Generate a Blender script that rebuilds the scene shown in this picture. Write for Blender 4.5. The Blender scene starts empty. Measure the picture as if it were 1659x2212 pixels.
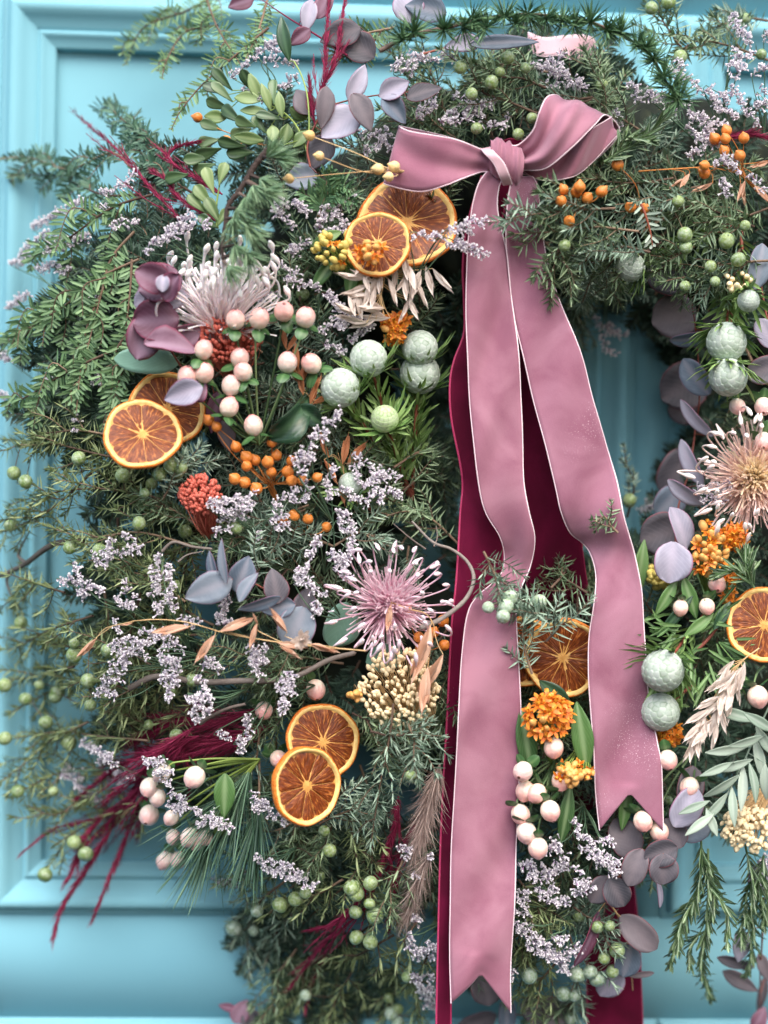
import bpy, bmesh, math, random
import numpy as np
from mathutils import Vector, Matrix

# ------------------------------------------------------------------ camera
scn = bpy.context.scene
PX = 1.0 / 2800.0            # metres per picture unit (1659 x 2212 units) on the plane of the wreath front
FOC = 3640.0
YAW, ROLL = math.radians(3.0), math.radians(1.05)
_F = np.array([math.sin(YAW), math.cos(YAW), 0.0])
_R0 = np.array([math.cos(YAW), -math.sin(YAW), 0.0]); _U0 = np.array([0, 0, 1.0])
_R = _R0 * math.cos(ROLL) + _U0 * math.sin(ROLL)
_U = -_R0 * math.sin(ROLL) + _U0 * math.cos(ROLL)
FRONT = 0.13
CAM = np.array([0.0, -FRONT, 1.5]) - _F * 1.3
cam_d = bpy.data.cameras.new('camera'); cam = bpy.data.objects.new('camera', cam_d)
scn.collection.objects.link(cam); scn.camera = cam
m = Matrix.Identity(4)
for i in range(3):
    m[i][0], m[i][1], m[i][2], m[i][3] = _R[i], _U[i], -_F[i], CAM[i]
cam.matrix_world = m
cam_d.sensor_fit = 'VERTICAL'; cam_d.sensor_height = 24.0
cam_d.lens = 24.0 * FOC / 2212.0
cam_d.clip_start = 0.05; cam_d.clip_end = 200.0
cam_d.dof.use_dof = True
cam_d.dof.focus_distance = 1.275
cam_d.dof.aperture_fstop = (cam_d.lens / 1000.0) / 0.031 # about 31 mm of aperture
scn.render.resolution_x, scn.render.resolution_y = 768, 1024

# ------------------------------------------------------------------ light
SUN_EL, SUN_AZ = math.radians(50), math.radians(-25)     # azimuth measured from straight in front of the door
world = bpy.data.worlds.new('World'); scn.world = world; world.use_nodes = True
wn = world.node_tree.nodes; wl = world.node_tree.links
sky = wn.new('ShaderNodeTexSky'); sky.sky_type = 'NISHITA'; sky.sun_disc = False
sky.sun_elevation = SUN_EL; sky.sun_rotation = math.pi + SUN_AZ
sky.air_density = 1.0; sky.dust_density = 4.0; sky.ozone_density = 0.6
wn['Background'].inputs['Strength'].default_value = 0.13
wl.new(sky.outputs['Color'], wn['Background'].inputs['Color'])
sun_d = bpy.data.lights.new('sun', 'SUN'); sun_d.energy = 1.5; sun_d.angle = math.radians(42); sun_d.color = (1.0, 0.96, 0.92)
sun = bpy.data.objects.new('sun', sun_d); scn.collection.objects.link(sun)
_sv = Vector((math.sin(SUN_AZ) * math.cos(SUN_EL), -math.cos(SUN_AZ) * math.cos(SUN_EL), math.sin(SUN_EL)))
sun.rotation_euler = _sv.to_track_quat('Z', 'Y').to_euler()
scn.view_settings.view_transform = 'Standard'; scn.view_settings.look = 'None'
scn.view_settings.gamma = 1.0; scn.view_settings.use_curve_mapping = False
scn.view_settings.exposure = 1.2
scn.cycles.use_denoising = True
scn.cycles.max_bounces = 6

# ------------------------------------------------------------------ picture units -> place
TOW = np.array([0, -1.0, 0])                        # out of the door
def V(u, v, d):
    """the point on the plane d metres in front of the door that picture unit (u, v) looks at"""
    ray = _F * FOC + _R * (u - 829.5) - _U * (v - 1106.0)
    k = (-d - CAM[1]) / ray[1]
    return CAM + ray * k
CX, CY, RM, HW = 1215.0, 900.0, 740.0, 480.0
def surf(u, v):
    dv = (v - CY); dv *= (0.93 if dv > 0 else 1.08)
    r = math.hypot(u - CX, dv)
    t = (r - RM) / HW
    return 0.024 + 0.120 * math.sqrt(max(0.0, 1 - abs(t) ** (4.5 if t < 0 else 2.2)))
NEAR = [0.0]                                        # sprigs laid over the ribbon keep at least this far out
def S(u, v, off=0.0):
    return V(u, v, max(surf(u, v) + off, NEAR[0]))
def Z(r, *p):
    """reading grid of one eighth of the photograph -> picture units"""
    ox = 829.5 if r % 2 == 0 else 0.0
    oy = 553.0 * ((r - 1) // 2)
    return [(ox + a / 2.0, oy + b / 2.0) for a, b in zip(p[0::2], p[1::2])]

rng = np.random.default_rng(7)
random.seed(7)
def nz(a):
    a = np.asarray(a, float)
    return a / np.maximum(np.linalg.norm(a, axis=-1, keepdims=True), 1e-9)
def srgb(r, g, b, a=1.0):
    f = lambda c: (c / 255.0) / 12.92 if c <= 10 else (((c / 255.0) + 0.055) / 1.055) ** 2.4
    return (f(r), f(g), f(b), a)

# ------------------------------------------------------------------ materials
def new_mat(name):
    mt = bpy.data.materials.new(name); mt.use_nodes = True
    return mt, mt.node_tree.nodes, mt.node_tree.links, mt.node_tree.nodes['Principled BSDF']
def ramp(nodes, stops):
    r = nodes.new('ShaderNodeValToRGB'); e = r.color_ramp.elements
    while len(e) < len(stops): e.new(0.5)
    for el, (p, c) in zip(e, stops): el.position = p; el.color = c
    return r
def plant(name, cols, tip=None, tip_at=0.75, mid=None, mid_amt=0.6, rough=0.5, noise=0.35, nscale=900.0, sss=0.0, sheen=0.0, spec=0.4, trans=0.0, bump=0.0, edge=None, edge_at=0.8, veins=None):
    """pv.x = random per piece, pv.y = along it, pv.z = across it (1 on the midrib, 0 at the edge)"""
    mt, n, l, b = new_mat(name)
    at = n.new('ShaderNodeAttribute'); at.attribute_name = 'pv'
    sp = n.new('ShaderNodeSeparateXYZ'); l.new(at.outputs['Vector'], sp.inputs[0])
    k = len(cols) - 1
    rp = ramp(n, [(i / max(k, 1), srgb(*c)) for i, c in enumerate(cols)])
    tc = n.new('ShaderNodeTexCoord')
    nt = n.new('ShaderNodeTexNoise'); nt.inputs['Scale'].default_value = nscale; nt.inputs['Detail'].default_value = 4
    l.new(tc.outputs['Object'], nt.inputs['Vector'])
    ma = n.new('ShaderNodeMath'); ma.operation = 'MULTIPLY_ADD'; ma.inputs[1].default_value = noise
    l.new(nt.outputs['Fac'], ma.inputs[0])
    sb = n.new('ShaderNodeMath'); sb.operation = 'SUBTRACT'; sb.inputs[1].default_value = noise * 0.5
    l.new(sp.outputs[0], sb.inputs[0]); l.new(sb.outputs[0], ma.inputs[2])
    l.new(ma.outputs[0], rp.inputs[0])
    col = rp.outputs[0]
    def mixin(col, fac, c):
        mx = n.new('ShaderNodeMix'); mx.data_type = 'RGBA'
        l.new(fac, mx.inputs[0]); l.new(col, mx.inputs[6]); mx.inputs[7].default_value = srgb(*c)
        return mx.outputs[2]
    def step(src, a, bb, amt):
        mr = n.new('ShaderNodeMapRange'); mr.interpolation_type = 'SMOOTHSTEP'
        mr.inputs[1].default_value = a; mr.inputs[2].default_value = bb; mr.inputs[3].default_value = 0; mr.inputs[4].default_value = amt
        l.new(src, mr.inputs[0]); return mr.outputs[0]
    if veins:                                        # fine side veins running out from the midrib
        a1 = n.new('ShaderNodeMath'); a1.operation = 'MULTIPLY_ADD'; a1.inputs[1].default_value = .45; l.new(sp.outputs[2], a1.inputs[0]); l.new(sp.outputs[1], a1.inputs[2])
        a2 = n.new('ShaderNodeMath'); a2.operation = 'MULTIPLY'; a2.inputs[1].default_value = 52; l.new(a1.outputs[0], a2.inputs[0])
        a4 = n.new('ShaderNodeMath'); a4.operation = 'MULTIPLY_ADD'; a4.inputs[1].default_value = 5; l.new(nt.outputs['Fac'], a4.inputs[0]); l.new(a2.outputs[0], a4.inputs[2])
        a3 = n.new('ShaderNodeMath'); a3.operation = 'SINE'; l.new(a4.outputs[0], a3.inputs[0])
        col = mixin(col, step(a3.outputs[0], .55, 1.0, .16), veins)
    if mid: col = mixin(col, step(sp.outputs[2], 0.55, 1.0, mid_amt), mid)
    if edge: col = mixin(col, step(sp.outputs[2], 1 - edge_at, 0.0, 0.8), edge)
    if tip: col = mixin(col, step(sp.outputs[1], tip_at - 0.2, min(1.0, tip_at + 0.15), 1.0), tip)
    l.new(col, b.inputs['Base Color'])
    b.inputs['Roughness'].default_value = rough
    b.inputs['Specular IOR Level'].default_value = spec
    if sheen: b.inputs['Sheen Weight'].default_value = sheen
    if sss:
        b.inputs['Subsurface Weight'].default_value = sss; b.inputs['Subsurface Radius'].default_value = (0.004, 0.002, 0.001); b.inputs['Subsurface Scale'].default_value = 1.0
    if bump:
        bp = n.new('ShaderNodeBump'); bp.inputs['Strength'].default_value = bump; bp.inputs['Distance'].default_value = 0.001
        l.new(nt.outputs['Fac'], bp.inputs['Height']); l.new(bp.outputs[0], b.inputs['Normal'])
    if trans:
        out = n['Material Output']; tr = n.new('ShaderNodeBsdfTranslucent'); l.new(col, tr.inputs[0])
        ms = n.new('ShaderNodeMixShader'); ms.inputs[0].default_value = trans
        l.new(b.outputs[0], ms.inputs[1]); l.new(tr.outputs[0], ms.inputs[2]); l.new(ms.outputs[0], out.inputs[0])
    return mt

M = {}
M['juniper'] = plant('juniper needle', [(74, 98, 66), (104, 130, 92), (136, 158, 118)], mid=(186, 202, 182), mid_amt=0.7, tip=(136, 152, 110), tip_at=0.9)
M['juniper_olive'] = plant('olive juniper needle', [(86, 104, 66), (122, 140, 92), (154, 168, 120)], mid=(190, 200, 160), mid_amt=0.6)
M['juniper_blue'] = plant('blue juniper needle', [(80, 106, 88), (116, 144, 122), (154, 176, 154)], mid=(198, 214, 200), mid_amt=0.7)
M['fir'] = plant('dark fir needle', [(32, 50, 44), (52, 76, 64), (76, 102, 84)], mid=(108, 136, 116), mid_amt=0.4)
M['hemlock'] = plant('hemlock needle', [(60, 92, 60), (92, 128, 86), (128, 162, 112)], mid=(164, 190, 148), mid_amt=0.4, trans=0.2)
M['hemlock_dark'] = plant('dark hemlock needle', [(40, 72, 62), (62, 98, 80), (90, 126, 98)], mid=(110, 150, 120), mid_amt=0.4, trans=0.15)
M['larch'] = plant('larch needle', [(84, 118, 86), (116, 150, 112), (156, 184, 144)], mid=(186, 208, 174), mid_amt=0.5)
M['cedar'] = plant('cedar needle', [(48, 80, 58), (74, 112, 78), (116, 150, 104)], mid=(130, 166, 126), mid_amt=0.4)
M['pine'] = plant('pine needle', [(36, 66, 56), (66, 102, 80), (112, 146, 116)], mid=(140, 172, 146), mid_amt=0.4)
M['rosemary'] = plant('rosemary leaf', [(46, 74, 46), (76, 108, 66), (112, 140, 92)], mid=(186, 202, 176), mid_amt=0.85)
M['stem_brown'] = plant('brown twig', [(66, 50, 42), (104, 84, 70), (140, 118, 98)], rough=0.8, nscale=300, bump=0.4)
M['stem_grey'] = plant('grey twig', [(74, 66, 62), (112, 102, 96), (150, 142, 136)], rough=0.85, nscale=250, bump=0.6)
M['bark'] = plant('larch bark', [(48, 38, 36), (82, 68, 62), (122, 106, 96)], rough=0.9, nscale=400, bump=1.0)
M['stem_green'] = plant('green stem', [(70, 96, 62), (98, 124, 82), (128, 150, 104)], rough=0.5)
M['stem_dkgreen'] = plant('thin green stem', [(54, 80, 60), (76, 104, 80), (100, 128, 98)], rough=0.5)
M['stem_lime'] = plant('lime stem', [(116, 140, 62), (150, 172, 90)], rough=0.45)
M['stem_red'] = plant('reddish stem', [(120, 58, 50), (158, 90, 72)], rough=0.5)
M['stem_straw'] = plant('straw stem', [(188, 152, 104), (222, 192, 144)], rough=0.6)
M['stem_orange'] = plant('orange dried stem', [(176, 104, 48), (206, 138, 72)], rough=0.6)
M['euc_grey'] = plant('grey eucalyptus leaf', [(76, 90, 106), (98, 112, 128), (120, 130, 142)], edge=(120, 80, 104), edge_at=0.93, mid=(154, 150, 160), mid_amt=0.4, rough=0.62, nscale=140, noise=0.8, bump=0.35, veins=(128, 138, 152))
M['euc_purple'] = plant('purple eucalyptus leaf', [(82, 44, 62), (106, 68, 88), (134, 104, 122)], edge=(126, 48, 76), edge_at=0.85, mid=(150, 124, 144), mid_amt=0.5, rough=0.6, nscale=90, noise=1.0, bump=0.35, veins=(140, 108, 128))
M['euc_lilac'] = plant('lilac eucalyptus leaf', [(132, 130, 148), (156, 154, 172), (176, 174, 190)], edge=(146, 92, 122), edge_at=0.9, mid=(188, 178, 196), mid_amt=0.4, rough=0.6, nscale=100, noise=0.9, bump=0.35, veins=(196, 190, 204))
M['euc_dark'] = plant('dark eucalyptus leaf', [(66, 66, 74), (90, 86, 94), (112, 104, 110)], edge=(126, 66, 76), edge_at=0.92, mid=(122, 112, 118), mid_amt=0.4, rough=0.6, nscale=120, noise=0.8, bump=0.35, veins=(128, 122, 130))
M['euc_green'] = plant('sea green eucalyptus leaf', [(104, 146, 128), (122, 164, 146)], rough=0.6, nscale=120, edge=(140, 172, 160), edge_at=0.9, bump=0.35, veins=(146, 182, 166))
M['box'] = plant('box leaf', [(72, 98, 56), (104, 130, 78), (136, 158, 104)], mid=(160, 178, 128), mid_amt=0.5, rough=0.35, trans=0.15, nscale=200, veins=(150, 170, 118))
M['box_dark'] = plant('dark box leaf', [(46, 68, 44), (70, 96, 62), (96, 120, 82)], mid=(110, 136, 96), mid_amt=0.4, rough=0.3, nscale=200)
M['leaf_green'] = plant('milkweed leaf', [(58, 92, 52), (82, 120, 66), (110, 146, 88)], mid=(150, 176, 130), mid_amt=0.6, rough=0.4, trans=0.15, nscale=150, veins=(140, 168, 118))
M['leaf_deep'] = plant('deep green leaf', [(30, 52, 38), (44, 70, 50), (62, 90, 64)], mid=(90, 122, 90), mid_amt=0.5, rough=0.25, nscale=150, veins=(80, 112, 84))
M['silver'] = plant('silver green leaf', [(120, 140, 124), (146, 164, 148), (170, 184, 170)], mid=(182, 194, 182), mid_amt=0.4, rough=0.6)
M['sepal'] = plant('green sepal', [(50, 86, 50), (72, 110, 64), (100, 138, 86)], mid=(116, 150, 98), mid_amt=0.4, rough=0.35, nscale=150)
M['cone_leaf'] = plant('needle leaf of the silver globes', [(92, 128, 66), (122, 156, 88), (156, 184, 116)], mid=(176, 200, 140), mid_amt=0.4, rough=0.4)
M['floret'] = plant('sea lavender floret', [(140, 122, 150), (186, 176, 196), (214, 206, 218), (164, 112, 162)], tip=(242, 238, 242), tip_at=0.68, rough=0.7, noise=0.2, trans=0.15)
M['style_white'] = plant('white pincushion style', [(238, 220, 224), (244, 234, 234)], tip=(248, 242, 242), tip_at=0.8, rough=0.45, sss=0.2, noise=0.2)
M['style_pink'] = plant('pink pincushion style', [(230, 190, 208), (238, 206, 220)], tip=(244, 226, 234), tip_at=0.85, rough=0.4, sss=0.2, noise=0.2)
M['style_blush'] = plant('blush pincushion style', [(238, 206, 204), (244, 220, 214)], tip=(246, 234, 230), tip_at=0.85, rough=0.4, sss=0.2, noise=0.2)
M['fluff_pink'] = plant('pink pincushion hair', [(224, 170, 192), (236, 200, 214)], tip=(240, 216, 224), rough=0.7, trans=0.45)
M['fluff_blush'] = plant('blush pincushion hair', [(244, 228, 190), (246, 220, 208), (246, 220, 216)], rough=0.7, trans=0.45)
M['husk'] = plant('peach oat husk', [(206, 158, 130), (226, 186, 158), (238, 208, 186)], mid=(240, 218, 198), mid_amt=0.5, rough=0.5, trans=0.3, noise=0.5)
M['husk_pale'] = plant('pale oat husk', [(204, 184, 170), (224, 208, 196), (238, 228, 220)], mid=(242, 234, 228), mid_amt=0.5, rough=0.5, trans=0.3, noise=0.5)
M['husk_orange'] = plant('orange oat husk', [(204, 136, 96), (222, 160, 118), (236, 190, 152)], rough=0.5, trans=0.3, noise=0.5)
M['cream'] = plant('cream seed head', [(216, 190, 146), (234, 214, 174), (244, 232, 204)], rough=0.7, noise=0.4)
M['coral'] = plant('coral dyed seed head', [(184, 84, 72), (206, 108, 92), (222, 140, 120)], rough=0.6, noise=0.4)
M['petal'] = plant('orange milkweed petal', [(190, 84, 20), (220, 112, 28), (236, 142, 44)], tip=(240, 160, 60), rough=0.45, trans=0.15)
M['crown'] = plant('yellow milkweed crown', [(226, 150, 40), (240, 178, 70)], rough=0.45)
M['bud_yellow'] = plant('yellow green milkweed bud', [(166, 170, 84), (206, 188, 104), (218, 172, 92)], rough=0.45)
M['bud_orange'] = plant('orange milkweed bud', [(208, 150, 76), (222, 168, 96), (212, 124, 58)], rough=0.45)
M['plume_red'] = plant('burgundy plume', [(104, 20, 52), (142, 32, 72), (176, 56, 98)], rough=0.7, trans=0.25, noise=0.2)
M['plume_pale'] = plant('pale grass plume', [(150, 128, 122), (184, 162, 154), (206, 188, 180)], rough=0.8, trans=0.25, noise=0.2)
M['shadow_moss'] = plant('shadow_moss', [(14, 20, 16), (28, 36, 28), (44, 50, 36)], rough=0.95, nscale=60, noise=1.2, bump=1.0)  # tones kept dark to stand for shade in the gaps

def skin_mat(name, ca, cb, cc, scale=90, rough=0.35, sss=0.2, bloom=None, bloom_amt=0.5, coat=0.0, tipdark=None):
    """fruit skin: patches between ca and cb, cc at the pole (+Z of the piece), optional bloom"""
    mt, n, l, b = new_mat(name)
    tc = n.new('ShaderNodeTexCoord'); oi = n.new('ShaderNodeObjectInfo')
    ad = n.new('ShaderNodeVectorMath'); ad.operation = 'ADD'
    sc = n.new('ShaderNodeVectorMath'); sc.operation = 'SCALE'; sc.inputs['Scale'].default_value = 9.0
    cv = n.new('ShaderNodeCombineXYZ'); l.new(oi.outputs['Random'], cv.inputs[0]); l.new(oi.outputs['Random'], cv.inputs[1])
    l.new(cv.outputs[0], sc.inputs[0]); l.new(tc.outputs['Object'], ad.inputs[0]); l.new(sc.outputs[0], ad.inputs[1])
    nt = n.new('ShaderNodeTexNoise'); nt.inputs['Scale'].default_value = scale; nt.inputs['Detail'].default_value = 5
    l.new(ad.outputs[0], nt.inputs['Vector'])
    mv = n.new('ShaderNodeMath'); mv.operation = 'MULTIPLY_ADD'; mv.inputs[1].default_value = 0.5
    l.new(oi.outputs['Random'], mv.inputs[0])
    s2 = n.new('ShaderNodeMath'); s2.operation = 'SUBTRACT'; s2.inputs[1].default_value = 0.25; l.new(nt.outputs['Fac'], s2.inputs[0]); l.new(s2.outputs[0], mv.inputs[2])
    rp = ramp(n, [(0.3, srgb(*ca)), (0.7, srgb(*cb))]); l.new(mv.outputs[0], rp.inputs[0])
    col = rp.outputs[0]
    if cc:
        sx = n.new('ShaderNodeSeparateXYZ'); l.new(tc.outputs['Object'], sx.inputs[0])
        mr = n.new('ShaderNodeMapRange'); mr.inputs[1].default_value = -0.2; mr.inputs[2].default_value = 1.1; mr.inputs[4].default_value = 0.9
        l.new(sx.outputs[2], mr.inputs[0])
        mx = n.new('ShaderNodeMix'); mx.data_type = 'RGBA'; l.new(mr.outputs[0], mx.inputs[0]); l.new(col, mx.inputs[6]); mx.inputs[7].default_value = srgb(*cc)
        col = mx.outputs[2]
    if tipdark:
        mr = n.new('ShaderNodeMapRange'); mr.inputs[1].default_value = 1.16; mr.inputs[2].default_value = 1.20
        l.new(sx.outputs[2], mr.inputs[0])
        mx = n.new('ShaderNodeMix'); mx.data_type = 'RGBA'; l.new(mr.outputs[0], mx.inputs[0]); l.new(col, mx.inputs[6]); mx.inputs[7].default_value = srgb(*tipdark)
        col = mx.outputs[2]
    if bloom:
        n3 = n.new('ShaderNodeTexNoise'); n3.inputs['Scale'].default_value = 2.2; n3.inputs['Detail'].default_value = 6; n3.inputs['Roughness'].default_value = 0.7
        l.new(ad.outputs[0], n3.inputs['Vector'])
        r3 = n.new('ShaderNodeMapRange'); r3.inputs[1].default_value = 0.42; r3.inputs[2].default_value = 0.62; r3.inputs[4].default_value = bloom_amt; l.new(n3.outputs['Fac'], r3.inputs[0])
        m3 = n.new('ShaderNodeMix'); m3.data_type = 'RGBA'; l.new(r3.outputs[0], m3.inputs[0]); l.new(col, m3.inputs[6]); m3.inputs[7].default_value = srgb(*bloom)
        col = m3.outputs[2]
    l.new(col, b.inputs['Base Color'])
    b.inputs['Roughness'].default_value = rough
    b.inputs['Subsurface Weight'].default_value = sss; b.inputs['Subsurface Radius'].default_value = (1.0, 0.5, 0.4); b.inputs['Subsurface Scale'].default_value = 0.002
    b.inputs['Coat Weight'].default_value = coat; b.inputs['Coat Roughness'].default_value = 0.2
    bp = n.new('ShaderNodeBump'); bp.inputs['Strength'].default_value = 0.12; bp.inputs['Distance'].default_value = 0.2
    l.new(nt.outputs['Fac'], bp.inputs['Height']); l.new(bp.outputs[0], b.inputs['Normal'])
    return mt
# (these meshes are unit sized, so noise scales are per radius)
M['jberry'] = skin_mat('green juniper berry', (104, 130, 66), (134, 156, 88), None, 2.0, 0.4, 0.15, bloom=(186, 200, 186), bloom_amt=0.55)
M['jberry_blue'] = skin_mat('bloomy juniper berry', (120, 146, 112), (146, 168, 132), None, 2.0, 0.45, 0.15, bloom=(196, 210, 204), bloom_amt=0.75)
M['hyper'] = skin_mat('blush hypericum berry', (240, 214, 196), (246, 226, 210), (232, 160, 158), 1.4, 0.28, 0.35, coat=0.3, tipdark=(96, 52, 46))
M['hyper_white'] = skin_mat('white hypericum berry', (238, 222, 208), (244, 232, 220), (232, 178, 176), 1.4, 0.28, 0.35, coat=0.3, tipdark=(96, 52, 46))
M['flax'] = skin_mat('orange flax pod', (206, 116, 42), (226, 142, 66), (210, 130, 60), 2.0, 0.4, 0.1)
M['flax_tan'] = skin_mat('tan flax pod', (214, 178, 116), (230, 200, 144), None, 2.0, 0.5, 0.1)
M['globe'] = plant('silver scaled globe', [(134, 152, 132), (170, 186, 172), (196, 206, 198)], mid=(200, 210, 202), mid_amt=0.4, edge=(118, 132, 116), edge_at=0.75, rough=0.7, noise=0.5, nscale=2.5)
M['globe_green'] = plant('green scaled globe', [(132, 156, 104), (162, 184, 134), (184, 200, 160)], mid=(196, 208, 176), mid_amt=0.5, edge=(112, 132, 90), edge_at=0.96, rough=0.65, noise=0.5, nscale=300)

# ------------------------------------------------------------------ geometry helpers
COL = scn.collection
class Geo:
    def __init__(s): s.v = []; s.f = []; s.p = []; s.n = 0
    def add(s, v, f, pv):
        """v (k,3), f list/array of faces (3 or 4 columns), pv (k,3)"""
        v = np.asarray(v, float); s.v.append(v); s.p.append(np.broadcast_to(np.asarray(pv, float), v.shape))
        f = np.asarray(f, int); s.f.append(f + s.n); s.n += len(v)
    def build(s, name, mat, parent=None, origin=(0, 0, 0), smooth=True, kind=None):
        v = np.concatenate(s.v) - np.asarray(origin); me = bpy.data.meshes.new(name)
        lens = np.concatenate([np.full(len(f), f.shape[1]) for f in s.f]); idx = np.concatenate([f.ravel() for f in s.f])
        me.vertices.add(len(v)); me.vertices.foreach_set('co', v.ravel())
        me.loops.add(len(idx)); me.loops.foreach_set('vertex_index', idx)
        st = np.concatenate([[0], np.cumsum(lens)[:-1]])
        me.polygons.add(len(lens)); me.polygons.foreach_set('loop_start', st); me.polygons.foreach_set('loop_total', lens)
        me.update(calc_edges=True)
        if smooth: me.polygons.foreach_set('use_smooth', np.ones(len(lens), bool))
        a = me.attributes.new('pv', 'FLOAT_VECTOR', 'POINT'); a.data.foreach_set('vector', np.concatenate(s.p).ravel())
        me.materials.append(M[mat] if isinstance(mat, str) else mat)
        return link(name, me, parent, kind=kind)
def link(name, me, parent=None, loc=None, rot=None, scale=None, kind=None):
    o = bpy.data.objects.new(name, me); COL.objects.link(o)
    if parent is not None: o.parent = parent
    if rot is not None:
        mm = rot.to_4x4() if isinstance(rot, Matrix) else Matrix.Identity(4)
        if scale is not None: mm = mm @ Matrix.Diagonal((scale, scale, scale, 1) if np.isscalar(scale) else (*scale, 1))
        mm.translation = Vector(loc if loc is not None else (0, 0, 0))
        o.matrix_local = mm
    else:
        if loc is not None: o.location = loc
        if scale is not None: o.scale = (scale,) * 3 if np.isscalar(scale) else scale
    if kind: o['kind'] = kind
    return o
def thing(name, label, cat, loc, group=None, rot=None):
    o = bpy.data.objects.new(name, None); COL.objects.link(o); o.empty_display_size = 0.01
    mm = rot.to_4x4() if rot is not None else Matrix.Identity(4); mm.translation = Vector(loc); o.matrix_world = mm
    o['label'] = label; o['category'] = cat
    if group: o['group'] = group
    return o
def rotz(z, x=None):
    """3x3 matrix whose local +Z is z and whose +X is near x"""
    z = nz(z); x = np.array([1.0, 0, 0]) if x is None else np.asarray(x, float)
    if abs(np.dot(nz(x), z)) > 0.98: x = np.array([0, 0, 1.0])
    x = nz(x - np.dot(x, z) * z); y = np.cross(z, x)
    return Matrix(((x[0], y[0], z[0]), (x[1], y[1], z[1]), (x[2], y[2], z[2])))
def spline(pts, n):
    p = np.asarray(pts, float)
    if len(p) == 2: return p[0] + (p[1] - p[0]) * np.linspace(0, 1, n)[:, None]
    q = np.vstack([2 * p[0] - p[1], p, 2 * p[-1] - p[-2]])
    d = np.r_[0, np.cumsum(np.linalg.norm(np.diff(p, axis=0), axis=1))]
    t = np.interp(np.linspace(0, d[-1], n), d, np.arange(len(p)))
    i = np.minimum(t.astype(int), len(p) - 2); f = (t - i)[:, None]
    a, b, c, e = q[i], q[i + 1], q[i + 2], q[i + 3]
    return 0.5 * (2 * b + (c - a) * f + (2 * a - 5 * b + 4 * c - e) * f ** 2 + (3 * b - a - 3 * c + e) * f ** 3)
def arclen(c): return np.r_[0, np.cumsum(np.linalg.norm(np.diff(c, axis=0), axis=1))]
def frames(c, ref=TOW):
    t = nz(np.gradient(c, axis=0)); r = np.broadcast_to(ref, t.shape)
    n = r - (r * t).sum(1)[:, None] * t
    bad = np.linalg.norm(n, axis=1) < 0.15
    n[bad] = np.array([0.3, 0.1, 1.0]); n = nz(n - (n * t).sum(1)[:, None] * t)
    return t, n, np.cross(t, n)
def sample(c, s):
    d = arclen(c); s = np.clip(s, 0, d[-1])
    return np.stack([np.interp(s, d, c[:, k]) for k in range(c.shape[1])], 1)
def tube(G, c, rad, sides=5, pv=None, cap=True):
    n = len(c); t, nn, b = frames(c); rad = np.broadcast_to(rad, (n,))
    a = np.arange(sides) * 2 * math.pi / sides
    v = c[:, None] + rad[:, None, None] * (np.cos(a)[None, :, None] * nn[:, None] + np.sin(a)[None, :, None] * b[:, None])
    i = np.arange(n - 1)[:, None] * sides; j = np.arange(sides)[None]; j2 = (j + 1) % sides
    f = np.stack([i + j, i + j2, i + sides + j2, i + sides + j], -1).reshape(-1, 4)
    p = np.zeros((n, sides, 3)); p[..., 0] = rng.random() if pv is None else pv; p[..., 1] = np.linspace(0, 1, n)[:, None]
    vv = v.reshape(-1, 3); pp = p.reshape(-1, 3)
    G.add(vv, f, pp)
    if cap:
        e0 = np.arange(sides); G.add(np.vstack([v[-1], c[-1] + t[-1] * rad[-1]]), np.stack([e0, (e0 + 1) % sides, np.full(sides, sides)], 1), [pp[0][0], 1, 0])
NEEDLE = [(0, .5), (.45, 1), (1, .06)]
LINEAR = [(0, .35), (.2, .95), (.75, 1), (1, .12)]
LANCE = [(0, .08), (.18, .6), (.4, 1), (.65, .85), (.88, .4), (1, .02)]
def blades(G, P, D, N, L, W, prof=NEEDLE, bend=0.0, fold=0.25, rnd=None, twist=None):
    """flat folded blades: P bases, D directions, N face normals, L lengths, W full widths; bend tips along +N"""
    P = np.asarray(P, float); k = len(P)
    if k == 0: return
    D = nz(D); N = np.asarray(N, float); N = nz(N - (N * D).sum(1)[:, None] * D); B = np.cross(D, N)
    L = np.broadcast_to(L, (k,)); W = np.broadcast_to(W, (k,)); bend = np.broadcast_to(bend, (k,))
    s = np.array([a for a, _ in prof]); w = np.array([b for _, b in prof]); r = len(s)
    cen = P[:, None] + D[:, None] * (L[:, None] * s[None])[..., None] + N[:, None] * ((L * bend)[:, None] * (s ** 2)[None])[..., None]
    hw = 0.5 * W[:, None] * w[None]
    left = cen - B[:, None] * hw[..., None]; right = cen + B[:, None] * hw[..., None]
    mid = cen - N[:, None] * (hw * fold * 2)[..., None]
    v = np.stack([left, mid, right], 2)                          # k, r, 3, 3
    base = (np.arange(k) * r * 3)[:, None, None] + (np.arange(r - 1) * 3)[None, :, None] + np.arange(2)[None, None]
    f = np.stack([base, base + 1, base + 4, base + 3], -1).reshape(-1, 4)
    pv = np.zeros((k, r, 3, 3)); rr = rng.random(k) if rnd is None else np.broadcast_to(rnd, (k,))
    pv[..., 0] = rr[:, None, None]; pv[..., 1] = s[None, :, None]; pv[..., 1, 2] = 1.0
    G.add(v.reshape(-1, 3), f, pv.reshape(-1, 3))
def around(t, n, b, splay, phi):
    return np.cos(splay)[:, None] * t + np.sin(splay)[:, None] * (np.cos(phi)[:, None] * n + np.sin(phi)[:, None] * b)
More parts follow.
